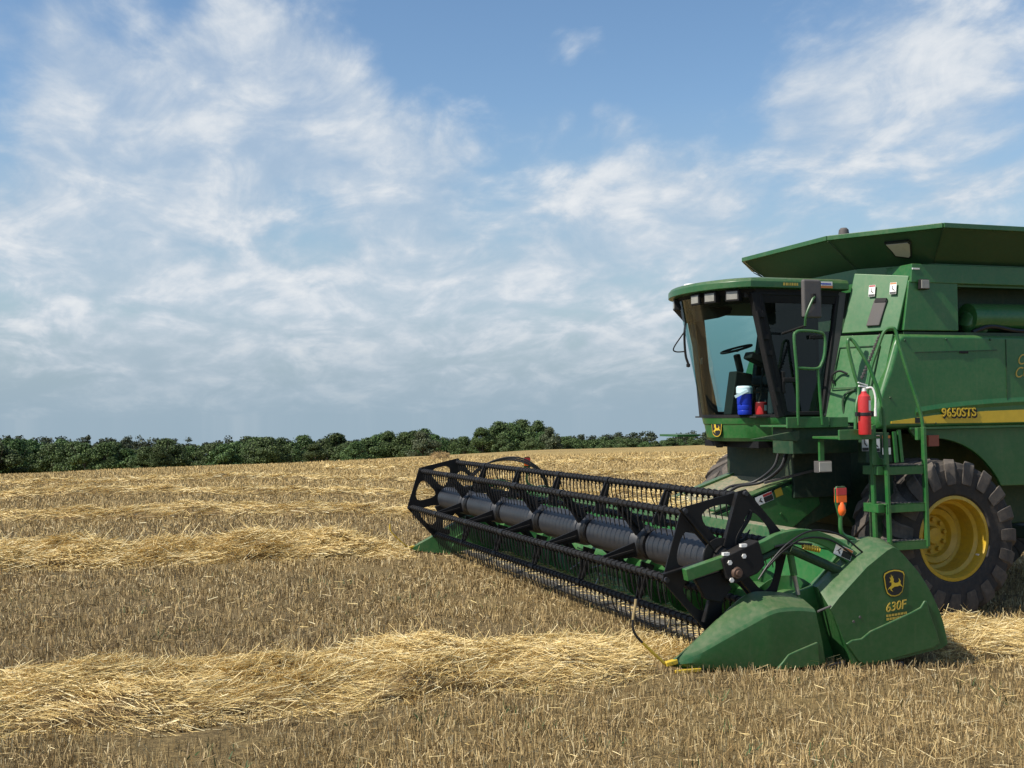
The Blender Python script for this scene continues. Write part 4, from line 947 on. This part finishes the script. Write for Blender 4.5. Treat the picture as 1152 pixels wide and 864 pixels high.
b = MB(); b.bar((3.28,CY+.62,2.21), (3.16,CY+.62,3.56), 0.16, 0.14, (0,1,0)); b.lathe([(0,-.05),(.028,-.05),(.03,.03),(0,.05)], (3.16,CY+.50,2.98), 'z', 10); b.build('monitor_post', M['cabdark'], cb, bevel=0.02)
b = MB(); b.tube(sm_path([(3.62,CY-.12,2.22),(3.70,CY-.12,2.55),(3.78,CY-.10,2.95)]), 0.02, 8); b.box(3.45,3.8,CY-.14,CY-.10,2.52,2.56); b.build('control_lever', M['cabdark'], cb)
# roof
def roof_ring(z, e, hw, xr=4.52):
    q = []
    for u in np.linspace(-1, 1, 29):
        q.append((2.95-0.34*(1-abs(u)**2.2)-e+0.10*abs(u)**10, 4.60+u*hw, z))
    return q+[(xr, 4.60+hw, z), (xr, 4.60-hw, z)]
b = MB(); b.loft([roof_ring(3.835, -0.05, 0.95), roof_ring(3.845, 0.0, 1.0), roof_ring(3.925, 0.0, 1.0), roof_ring(3.965, -0.03, 0.97), roof_ring(4.00, -0.25, 0.8)]); rf = b.build('cab_roof', M['green_plastic'], cb, bevel=0.008)
b = MB(); b.loft([roof_ring(3.66, -0.24, 0.91, 4.45), roof_ring(3.838, -0.09, 0.93, 4.45)]); b.build('roof_fascia', M['black_plastic'], rf)
def rfx(u, e): return 2.95-0.34*(1-abs(u)**2.2)-e+0.10*abs(u)**10
for u, w in ((-0.80,.17),(-0.50,.18),(-0.22,.17),(0.55,.15)):
    p = Vector((rfx(u,-.13), 4.60+u*0.93, 3.755)); t_ = Vector((rfx(u+.05,-.1)-rfx(u-.05,-.1), .1*.95, 0)).normalized(); n_ = Vector((-t_.y, t_.x, 0))
    b = MB(); b.bar(p-t_*w*.55+n_*.02, p+t_*w*.55+n_*.02, 0.10, 0.15); wl = b.build('work_light', M['black_plastic'], rf, bevel=0.01)
    b = MB(); b.bar(p-t_*w*.44+n_*.07, p+t_*w*.44+n_*.07, 0.012, 0.105); b.build('lamp_lens', M['lens'], wl, bevel=0.004)
b = MB(); b.lathe([(0,0.05),(.10,.045),(.12,.02),(.12,-.03),(0,-.03)], (2.95,4.95,3.985), 'z', 20); b.build('gps_dome', M['white'], rf)
b = MB()
for k in range(3): b.tube([(2.92+.05*k,5.10+.1*k,3.80),(2.98+.03*k,5.38,3.74-.03*k)], 0.014, 7)
b.box(3.0, 3.16, 5.26, 5.40, 3.68, 3.82); b.build('roof_bracket', M['black_plastic'], rf)
pl = Plane((4.06,3.597,3.855), (1,0,0), (0,0,1)); b = MB(); b.cur = 0; pl.rect(b, 0, 0.20, 0, 0.085, .003); b.cur = 1; pl.rect(b, 0, 0.20, 0.0, 0.03, .005); b.cur = 2; pl.rect(b, 0.02, 0.18, 0.045, 0.062, .005); b.build('roof_sticker', [M['white'], M['orangeprint'], M['blue']], rf, fix=False)
b = MB(); rr = random.Random(2); pl = Plane((3.52,3.597,3.855), (1,0,0), (0,0,1)); a = 0
while a < 0.22: w = rr.uniform(.012,.03); pl.rect(b, a, a+w, 0.02, 0.055, .003); a += w+.01
b.build('roof_lettering', M['goldprint'], rf, fix=False)
# mirrors
def mirror(x, y, z, sy):
    b = MB(); b.box(x-.135, x+.135, y-.04, y+.03, z-.24, z+.24); mr = b.build('side_mirror', M['grey_plastic'], cb, bevel=0.03, seg=3)
    b = MB(); b.tube(sm_path([(x-.11,y-.02*sy,z-.34),(x-.11,y-.055*sy,z-.20),(x-.03,y-.065*sy,z-.03),(x+.01,y-.06*sy,z+.02)]), 0.016, 8); b.build('mirror_arm', M['green_plastic'], mr)
    b = MB(); b.box(x-.02, x+.03, y-.07, y-.035, z-.06, z+.06); b.build('mirror_clamp', M['black_plastic'], mr, bevel=0.008)
    b = MB(); b.tube([(x-.11,y-.02*sy,z-.34),(x-.11,y+.48*sy,z-.40)], 0.016, 8); b.build('mirror_bracket', M['black_plastic'], mr)
mirror(3.66, 3.2, 3.665, 1)
b = MB(); b.tube(sm_path([(3.12,5.40,3.72),(3.12,5.50,3.40),(3.14,5.52,3.10),(3.17,5.50,2.96)]), 0.018, 8); b.tube(sm_path([(3.12,5.50,3.42),(3.00,5.60,3.20),(3.03,5.60,3.14),(3.15,5.52,3.14)]), 0.010, 8); b.lathe([(0,-.03),(.028,-.02),(.028,.02),(0,.03)], (3.17,5.50,2.94), 'z', 10); b.build('far_mirror_stay', M['black_plastic'], cb)
b = MB(); b.box(2.95, 3.3, 5.45, 6.0, 1.93, 1.96); b.build('far_step', M['green_plastic'], cb)
# --- platform
b = MB(); b.box(3.20, 4.12, 3.10, 3.70, 2.075, 2.10); b.box(3.20, 3.80, 3.08, 3.11, 2.065, 2.195); b.box(3.82, 4.08, 3.08, 3.11, 2.065, 2.19); pf = b.build('platform', M['green'], cb, bevel=0.006)
b = MB(); b.box(3.55, 4.1, 2.50, 3.08, 1.93, 1.96); b.box(3.50, 3.98, 2.46, 2.49, 1.925, 2.045); b.build('lower_platform', M['green'], pf, bevel=0.006)
b = MB(); b.box(3.35, 4.3, 3.2, 3.65, 1.74, 2.07); b.prism([(2.72,1.94),(3.40,2.04),(3.40,1.92),(3.36,1.90)], 3.12, 3.16); b.build('platform_beam', M['green_dark'], pf, bevel=0.01)
b = MB(); b.bar((3.62,3.0,1.94), (3.62,3.0,1.66), 0.06, 0.04); b.build('lamp_stem', M['green'], pf)
b = MB(); b.box(3.53, 3.72, 2.93, 3.03, 1.52, 1.66); b.cur = 1; b.box(3.535, 3.715, 2.922, 2.932, 1.53, 1.65); b.build('step_lamp', [M['grey_plastic'], plain('dusty_lens', (0.42,0.40,0.35), 0.3)], pf, bevel=0.012)
b = MB()
b.tube(sm_path([(3.36,3.09,2.10),(3.34,3.06,2.7),(3.31,3.06,3.15),(3.34,3.06,3.235),(3.44,3.06,3.255),(3.66,3.06,3.24),(3.745,3.06,3.19),(3.745,3.06,3.0),(3.70,3.06,2.86),(3.62,3.06,2.79),(3.34,3.06,2.80)], 6), 0.019, 9)
b.tube([(3.64,3.06,2.80),(3.70,3.08,2.10)], 0.019, 9); b.build('door_handrail', M['green'], pf)
# --- ladder
lx0, lx1, ly = 4.15, 4.70, 2.45
b = MB()
for x, y in ((4.06,2.60),(4.155,2.46)): b.bar((x-.01,y,2.0), (x+.02,y,0.64), 0.036, 0.06, (0,1,0))
b.bar((4.69,2.45,2.06), (4.71,2.45,0.62), 0.042, 0.06, (0,1,0))
b.prism([(4.00,1.64),(4.01,2.09),(4.06,2.10),(4.07,1.78),(4.11,1.70),(4.17,1.68),(4.17,1.61),(4.01,1.61)], 2.52, 2.55)
ld = b.build('ladder', M['green'], cb, bevel=0.006)
for z in (1.60, 1.15, 0.70):
    b = MB(); b.box(4.13, 4.72, 2.44, 2.78, z-.015, z); b.box(4.13, 4.72, 2.44, 2.455, z-.105, z); b.box(4.05, 4.15, 2.5, 2.78, z-.105, z)
    s_ = b.build('step', M['green'], ld, bevel=0.005)
    b = MB()
    for k in range(9): b.box(4.16+k*.06, 4.19+k*.06, 2.46, 2.76, z, z+.008)
    b.build('tread', M['grey_plastic'], s_)
b = MB(); b.prism([(4.16,1.62),(4.18,2.0),(4.52,1.99),(4.56,1.62)], 2.86, 3.02); bx_ = b.build('battery_box', M['green_dark'], cb, bevel=0.01)
b = MB(); b.prism([(4.16,0.66),(4.16,1.60),(4.52,1.60),(4.50,0.66)], 2.80, 2.815); b.build('kick_panel', M['green_dark'], ld, bevel=0.004)
b = MB()
for k in range(30): b.lathe([(0,-.018),(.013,-.01),(.013,.01),(0,.018)], (4.50+.012*math.sin(k*2.2), 2.76, 1.55-k*.034), 'z', 5)
b.build('step_chain', M['grey_plastic'], ld)
b = MB(); b.bar((4.57,2.84,2.0),(4.60,2.84,1.62),0.04,0.03); b.bar((4.64,2.84,2.02),(4.68,2.84,1.62),0.04,0.03); b.build('box_frame', M['green'], bx_)
decal(bx_, (4.10,2.852,1.77), (1,0,0), (0,0,1), 0.10, 0.21); decal(bx_, (4.25,2.852,1.76), (1,0,0), (0,0,1), 0.115, 0.20)
b = MB(); pl = Plane((4.40,2.852,1.72), (1,0,0), (0,0,1)); b.cur = 0; pl.rect(b, 0, .125, 0, .085, .003); b.cur = 1; pl.rect(b, 0, .12, .10, .22, .003); b.cur = 2; pl.rect(b, 0, .12, .20, .235, .005); b.build('notice_plate', [M['white'], M['grey_plastic'], M['orangeprint']], bx_, fix=False)
b = MB(); b.tube(sm_path([(4.13,2.45,1.62),(4.13,2.45,2.05),(4.09,2.46,2.40),(3.98,2.50,2.76),(3.86,2.56,3.02),(3.80,2.60,3.12),(3.75,2.60,3.11),(3.76,2.60,2.98),(3.82,2.58,2.70),(3.86,2.56,2.52),(3.80,2.54,2.30),(3.77,2.52,2.05)], 6), 0.021, 9); b.build('handrail', M['green'], ld)
b = MB(); b.tube(sm_path([(4.70,2.45,1.55),(4.685,2.45,2.05),(4.64,2.46,2.30),(4.52,2.50,2.72),(4.44,2.54,3.05),(4.41,2.56,3.22),(4.37,2.58,3.26),(4.29,2.62,3.22),(4.22,2.66,3.02),(4.14,2.70,2.75),(4.08,2.70,2.45),(4.08,2.70,2.06)], 6), 0.021, 9); b.build('handrail', M['green'], ld)
b = MB(); b.box(4.62, 4.70, 2.47, 2.52, 1.90, 2.05); b.build('rail_bracket', M['green'], ld, bevel=0.006)
b = MB(); 
for k in range(40):
    t = k/39; p = Vector((4.30,2.72,3.18)).lerp(Vector((4.06,2.76,2.66)), t); b.lathe([(0.0,-.02),(.014,-.012),(.014,.012),(0,.02)], (p.x+.012*math.sin(k*2.1), p.y, p.z), 'z', 5)
b.build('safety_chain', M['grey_plastic'], ld)
# --- hoses beside the feeder
for q, (dx, dy) in enumerate(((0,0),(.05,.04),(-.04,.1))):
    b = MB(); b.tube(sm_path([(3.62+dx,3.75+dy,1.78),(3.50+dx,3.72+dy,1.55),(3.32+dx,3.9+dy,1.36),(3.05+dx,4.05+dy,1.30),(2.86+dx,4.08+dy,1.17)]), 0.018, 8); b.build('hydraulic_hose', M['rubber'], cb)
b = MB(); b.bar((3.3,3.78,1.36), (4.1,3.72,1.52), 0.03, 0.03); b.build('lift_bar', M['grey_plastic'], cb)
# --- wheels
def wheel(cx, cy, cz, R, wd, rimr, sgn, nl=19):
    """sgn -1: outer face towards -Y"""
    root = MB(); o = (cx, cy, cz); h = wd/2; rb = R-0.034
    pr = [(rimr+.01,-h*.80),(rimr+.05,-h*.93),(rimr+(rb-rimr)*.45,-h*1.0),(rimr+(rb-rimr)*.8,-h*.97),(rb-.03,-h*.86),(rb,-h*.55),(rb+.01,0),(rb,h*.55),(rb-.03,h*.86),(rimr+(rb-rimr)*.8,h*.97),(rimr+(rb-rimr)*.45,h),(rimr+.05,h*.93),(rimr+.01,h*.80)]
    root.lathe(pr, o, 'y', 72); ty = root.build('wheel', M['tyre'], cb, loc=o)
    b = MB()
    for k in range(nl):
        for s in (-1, 1):
            a0 = 2*PI*(k+(0.5 if s > 0 else 0))/nl; sw_ = 0.34
            rings = []
            for t, rr_, hh in ((0.02,rb+.004,1.0),(0.25,rb+.002,1.0),(0.55,rb-.006,1.0),(0.80,rb-.03,1.0),(0.97,rb-.07,1.0),(1.045,rb-.26,.55)):
                a = a0+sw_*t*(1 if True else -1); y = cy+s*h*t*0.985; hw_ = 0.058/R*(1.0+0.45*t); top = R-.006 if t < .9 else (R-.045 if t < 1.0 else rb-.10)
                rings.append([(cx+r*math.cos(a+q), y, cz+r*math.sin(a+q)) for r, q in ((rr_-.02,-hw_*1.25),(top,-hw_),(top,hw_),(rr_-.02,hw_*1.25))])
            b.loft(rings)
    b.build('tread_lug', M['lug'], ty, bevel=0.014)['kind'] = 'stuff' if False else 'thing'
    s = sgn
    b = MB(); b.lathe([(rimr+.022,s*h*.80),(rimr+.03,s*h*.885),(rimr-.012,s*h*.90),(rimr-.03,s*h*.80),(rimr-.035,s*h*.62),(rimr-.075,s*h*.55),(rimr-.085,s*h*.05),(rimr-.13,s*h*.02),(rimr-.16,s*(h*.10)),(rimr*.55,s*h*.02),(rimr*.50,-s*h*.12),(0,-s*h*.12)], o, 'y', 64)
    b.lathe([(rimr+.022,-s*h*.80),(rimr-.03,-s*h*.85),(rimr-.07,-s*h*.4),(rimr-.09,s*h*.05)], o, 'y', 48)
    rm = b.build('rim', M['rim'], ty, fix=False)
    b = MB()
    for k in range(10):
        a = 2*PI*k/10+.2; b.lathe([(0,s*.045),(.026,s*.045),(.03,s*.0),(.03,-s*.03)], (cx+rimr*.40*math.cos(a), cy-s*h*.12, cz+rimr*.40*math.sin(a)), 'y', 8)
    b.lathe([(0,s*.09),(rimr*.20,s*.085),(rimr*.24,s*.05),(rimr*.24,-s*.02)], (cx, cy-s*h*.12, cz), 'y', 24)
    b.build('wheel_nuts', M['rim'], rm)
    b = MB(); b.lathe([(0,-.03),(.012,-.03),(.012,.02)], (cx+(rimr-.06)*.93, cy+s*h*.72, cz-.23), 'y', 8); b.build('valve', M['white'], rm)
    return ty
wheel(5.285, 3.03, 0.665, 0.985, 0.86, 0.50, -1); wheel(5.26, 7.02, 0.70, 0.985, 0.86, 0.50, 1)
wheel(9.0, 3.35, 0.30, 0.62, 0.42, 0.30, -1, 18); wheel(9.0, 2*YC-3.35, 0.30, 0.62, 0.42, 0.30, 1, 18)
b = MB(); b.box(8.85, 9.15, 3.4, 2*YC-3.4, 0.22, 0.42); b.box(8.7, 9.3, YC-.3, YC+.3, 0.4, 1.0); b.build('rear_axle', M['green_dark'], cb, bevel=0.02)
# straw caught on top of the feeder and header beam
n = 1500; x = RNG.uniform(2.05, 3.1, n); y = RNG.uniform(3.9, 5.4, n); x = 2.08+(x-2.05)*RNG.random(n)
hd_ = RNG.uniform(0, 2*PI, n); D = np.stack([np.cos(hd_), np.sin(hd_), 0.1+0*hd_], -1); Nn = unit(np.cross(D, RNG.normal(0, 1, (n, 3))))
zt = np.maximum(0.83+0.325*(x-2.1)+.03, 1.065)
v, f = ribbons(np.stack([x, y, zt+RNG.uniform(0, .04, n)], -1), D, Nn, RNG.uniform(.03, .12, n), np.full(n, .004), np.full(n, .003))
o = np_mesh('straw_litter', v, f, M['straw']); tag(o, kind='stuff'); o['label'] = 'chaff and straw lying on top of the feeder house'; o['category'] = 'straw'

n = 2600; x = RNG.uniform(0.82, 2.0, n)**1.0; y = RNG.uniform(0.4, W-0.4, n); hd_ = RNG.normal(0, 0.9, n)
D = np.stack([np.cos(hd_), np.sin(hd_), RNG.normal(0.05, 0.12, n)], -1); D = unit(D); Nn = unit(np.cross(D, RNG.normal(0, 1, (n, 3))))
zt = np.interp(x, [0.8, 0.92, 1.15, 1.5, 1.75, 1.93, 2.0], [0.07, 0.075, 0.03, 0.01, 0.08, 0.23, 0.4])
v, f = ribbons(np.stack([x, y, zt+RNG.uniform(0.005, .035, n)], -1), D, Nn, RNG.uniform(.06, .22, n), np.full(n, .0026), np.full(n, .002))
o = np_mesh('straw_litter', v, f, M['straw']); tag(o, kind='stuff'); o['label'] = 'stray straw left lying in the header trough behind the cutter bar'; o['category'] = 'straw'

# ================================================================== loose things on the machine
ex_o = (3.82, 2.41, 1.985)
fe = empty('fire_extinguisher', ex_o, 'red fire extinguisher strapped upright beside the ladder handrail', 'fire extinguisher')
b = MB(); b.lathe([(0,0),(.070,0.0),(.074,.015),(.074,.40),(.07,.45),(.035,.485),(.03,.51),(0,.51)], ex_o, 'z', 24); b.build('cylinder', M['red'], fe)
b = MB(); b.lathe([(0,.50),(.028,.50),(.028,.545),(0,.55)], ex_o, 'z', 14); b.bar((3.75,2.41,2.56),(3.87,2.41,2.545),.022,.02); b.bar((3.74,2.41,2.60),(3.86,2.40,2.565),.022,.012); b.build('valve_handle', M['white'], fe)
b = MB(); b.tube(sm_path([(3.84,2.40,2.53),(3.90,2.36,2.53),(3.925,2.34,2.42),(3.92,2.34,2.27)]), .012, 8); b.lathe([(0,-.05),(.018,-.04),(.014,.05),(0,.05)], (3.92,2.34,2.24), 'z', 10); b.build('hose', M['white'], fe)
b = MB(); b.lathe([(.075,.22),(.080,.225),(.080,.255),(.075,.26)], ex_o, 'z', 24); b.box(3.88, 3.93, 2.36, 2.42, 2.195, 2.26); b.box(3.70, 3.75, 2.39, 2.43, 2.20, 2.25); b.build('strap', M['blackprint'], fe)
b = MB(); b.lathe([(.0755,.28),(.0755,.40)], ex_o, 'z', 8, a0=-1.5, a1=-.6); b.build('label', M['white'], fe, fix=False)
jo = (3.18, 4.02, 2.235)
j = empty('water_jug', jo, 'blue water cooler jug with pale lid standing behind the windshield', 'water jug')
b = MB(); b.lathe([(0,0),(.085,0),(.092,.02),(.092,.05),(.088,.055),(.095,.07),(.095,.12),(.090,.125),(.097,.14),(.098,.27),(0,.27)], jo, 'z', 26); b.build('body', M['blue'], j)
b = MB(); b.lathe([(.1,.27),(.105,.28),(.105,.35),(.09,.37),(0,.375)], jo, 'z', 26); b.build('lid', M['pale'], j)
b = MB(); b.bar((jo[0]-.17,jo[1]-.05,jo[2]+.23),(jo[0]-.02,jo[1]-.112,jo[2]+.31),.02,.035); b.build('handle', M['pale'], j)
ro = (3.36, 3.92, 2.235)
t = empty('red_can', ro, 'small red can with a pale sticker standing beside the blue jug in the cab', 'can')
b = MB(); b.lathe([(0,0),(.075,0),(.078,.01),(.078,.15),(.072,.16),(0,.16)], ro, 'z', 22); b.build('body', M['red'], t)
b = MB(); b.lathe([(.0795,.05),(.0795,.12)], ro, 'z', 8, a0=-1.55, a1=-.75); b.build('sticker', M['white'], t, fix=False)

# ================================================================== light
s = Vector((-1.72,-0.24,1.95)).normalized()
sl = bpy.data.lights.new('sun', 'SUN'); so = bpy.data.objects.new('sun', sl); col.objects.link(so)
sl.energy = 5.0; sl.angle = math.radians(0.53); sl.color = (1.0, 0.935, 0.83)
so.rotation_euler = (-s).to_track_quat('-Z', 'Y').to_euler(); so.location = s*60
wd = bpy.data.worlds.new('World'); sc.world = wd; wd.use_nodes = True; nt = wd.node_tree
bg = nt.nodes['Background']; sky = nt.nodes.new('ShaderNodeTexSky'); sky.sky_type = 'NISHITA'; sky.sun_disc = False
sky.sun_elevation = math.asin(s.z); sky.sun_rotation = math.atan2(s.x, s.y); sky.air_density = 1.1; sky.dust_density = 0.7; sky.ozone_density = 1.3
BGS = 0.115
tc = nt.nodes.new('ShaderNodeTexCoord'); dirv = tc.outputs['Generated']
sx = nt.nodes.new('ShaderNodeSeparateXYZ'); nt.links.new(dirv, sx.inputs[0])
# clouds lie on a level sheet overhead: direction divided by its height
hz = mth(nt, 'ADD', mth(nt, 'MAXIMUM', sx.outputs[2], 0.0), 0.30)
cv = nt.nodes.new('ShaderNodeCombineXYZ'); nt.links.new(mth(nt, 'DIVIDE', sx.outputs[0], hz), cv.inputs[0]); nt.links.new(mth(nt, 'DIVIDE', sx.outputs[1], hz), cv.inputs[1])
def cn(scale, detail, rough, loc=(0,0,0), st=(1,1,1), dist=0.0):
    mp = nt.nodes.new('ShaderNodeMapping'); mp.inputs['Location'].default_value = loc; mp.inputs['Scale'].default_value = st; nt.links.new(cv.outputs[0], mp.inputs[0])
    n = nt.nodes.new('ShaderNodeTexNoise'); n.inputs['Scale'].default_value = scale; n.inputs['Detail'].default_value = detail; n.inputs['Roughness'].default_value = rough; n.inputs['Distortion'].default_value = dist
    nt.links.new(mp.outputs[0], n.inputs['Vector']); return n.outputs['Fac']
n1 = cn(2.6, 6, 0.55, (3.1,0.7,0), (1,0.85,1), 0.3); n2 = cn(0.9, 4, 0.5, (1.0,5.2,0)); n3 = cn(5.2, 10, 0.58, (0.3,2.2,0), (1,0.75,1), 0.5); n4 = cn(15, 8, 0.58, (4.3,1.2,0), (1,0.7,1), 0.3)
cov = mth(nt, 'ADD', mth(nt, 'MULTIPLY', n1, 1.1), mth(nt, 'MULTIPLY', n2, 0.4))
def blob(px_dir, rad, amt):
    global cov
    d = nt.nodes.new('ShaderNodeVectorMath'); d.operation = 'DOT_PRODUCT'; nt.links.new(dirv, d.inputs[0]); v_ = Vector(px_dir).normalized(); d.inputs[1].default_value = v_
    mr = nt.nodes.new('ShaderNodeMapRange'); mr.interpolation_type = 'SMOOTHSTEP'; mr.inputs['From Min'].default_value = math.cos(math.radians(rad)); mr.inputs['From Max'].default_value = 1.0
    mr.inputs['To Min'].default_value = 0; mr.inputs['To Max'].default_value = amt; nt.links.new(d.outputs['Value'], mr.inputs['Value'])
    cov = mth(nt, 'ADD', cov, mr.outputs[0])
for d_, r, a in (((-0.051,0.957,0.287),7,.40),((0.045,0.964,0.261),8,.38),((0.125,0.953,0.285),6.5,.38),((-0.03,0.982,0.19),6,.32),
                 ((0.142,0.98,0.139),14,.46),((0.33,0.93,0.15),13,.42),((-0.02,0.99,0.12),11,.36),((0.246,0.941,0.225),4,.26),
                 ((0.516,0.827,0.215),7,.34),((0.628,0.738,0.246),9,.40),((0.350,0.882,0.3145),1.7,.28),((0.381,0.870,0.310),1.7,.26),((0.360,0.896,0.261),1.5,.20),((0.402,0.879,0.2565),1.5,.20),((0.60,0.78,0.30),7,.18),((0.45,0.88,0.14),10,.22),
                 ((0.311,0.914,0.27),7,-.34),((0.263,0.913,0.31),6,-.20),((-0.09,0.97,0.235),4.0,-.40),((0.02,0.945,0.33),4,-.30),((0.43,0.86,0.29),7,-.28),((0.57,0.80,0.17),5,-.12)):
    blob(d_, r, a)
def sstep(v, a, b_):
    m = nt.nodes.new('ShaderNodeMapRange'); m.interpolation_type = 'SMOOTHSTEP'; m.inputs['From Min'].default_value = a; m.inputs['From Max'].default_value = b_; nt.links.new(v, m.inputs['Value']); return m.outputs[0]
det = mth(nt, 'ADD', mth(nt, 'MULTIPLY', n3, 0.72), mth(nt, 'MULTIPLY', n4, 0.28))     # lumps and wisps
body = sstep(mth(nt, 'ADD', cov, mth(nt, 'MULTIPLY', mth(nt, 'SUBTRACT', det, 0.5), 1.7)), 0.78, 1.40)
cloudfac = mth(nt, 'MULTIPLY', body, mth(nt, 'ADD', 0.54, mth(nt, 'MULTIPLY', sstep(det, 0.40, 0.60), 0.40)))
def K(*c): return tuple(v/BGS for v in c)
bright = ramp(nt, det, [(0.36,K(0.40,0.48,0.58)),(0.52,K(0.53,0.59,0.66)),(0.66,K(0.72,0.74,0.76))])
hs = nt.nodes.new('ShaderNodeHueSaturation'); hs.inputs['Saturation'].default_value = 1.14; hs.inputs['Value'].default_value = 1.05; nt.links.new(sky.outputs[0], hs.inputs['Color'])
# thin veil low down
def zmap(z1, a):
    m = nt.nodes.new('ShaderNodeMapRange'); m.inputs['From Min'].default_value = 0.0; m.inputs['From Max'].default_value = z1; m.inputs['To Min'].default_value = a; m.inputs['To Max'].default_value = 0.0
    nt.links.new(sx.outputs[2], m.inputs['Value']); return m.outputs[0]
c0_ = mix(nt, zmap(0.27, 0.95), hs.outputs[0], K(0.29,0.395,0.49))
c1_ = mix(nt, cloudfac, c0_, bright)
c2_ = mix(nt, zmap(0.09, 0.85), c1_, K(0.285,0.38,0.455))
nt.links.new(c2_, bg.inputs['Color']); bg.inputs['Strength'].default_value = BGS
sc.view_settings.view_transform = 'Standard'; sc.view_settings.look = 'None'; sc.view_settings.exposure = 0.2; sc.view_settings.gamma = 1.0
sc.render.engine = 'CYCLES'; sc.cycles.max_bounces = 8; sc.cycles.transparent_max_bounces = 16
try:
    sc.cycles.use_denoising = True; sc.cycles.denoiser = 'OPENIMAGEDENOISE'
except Exception: pass
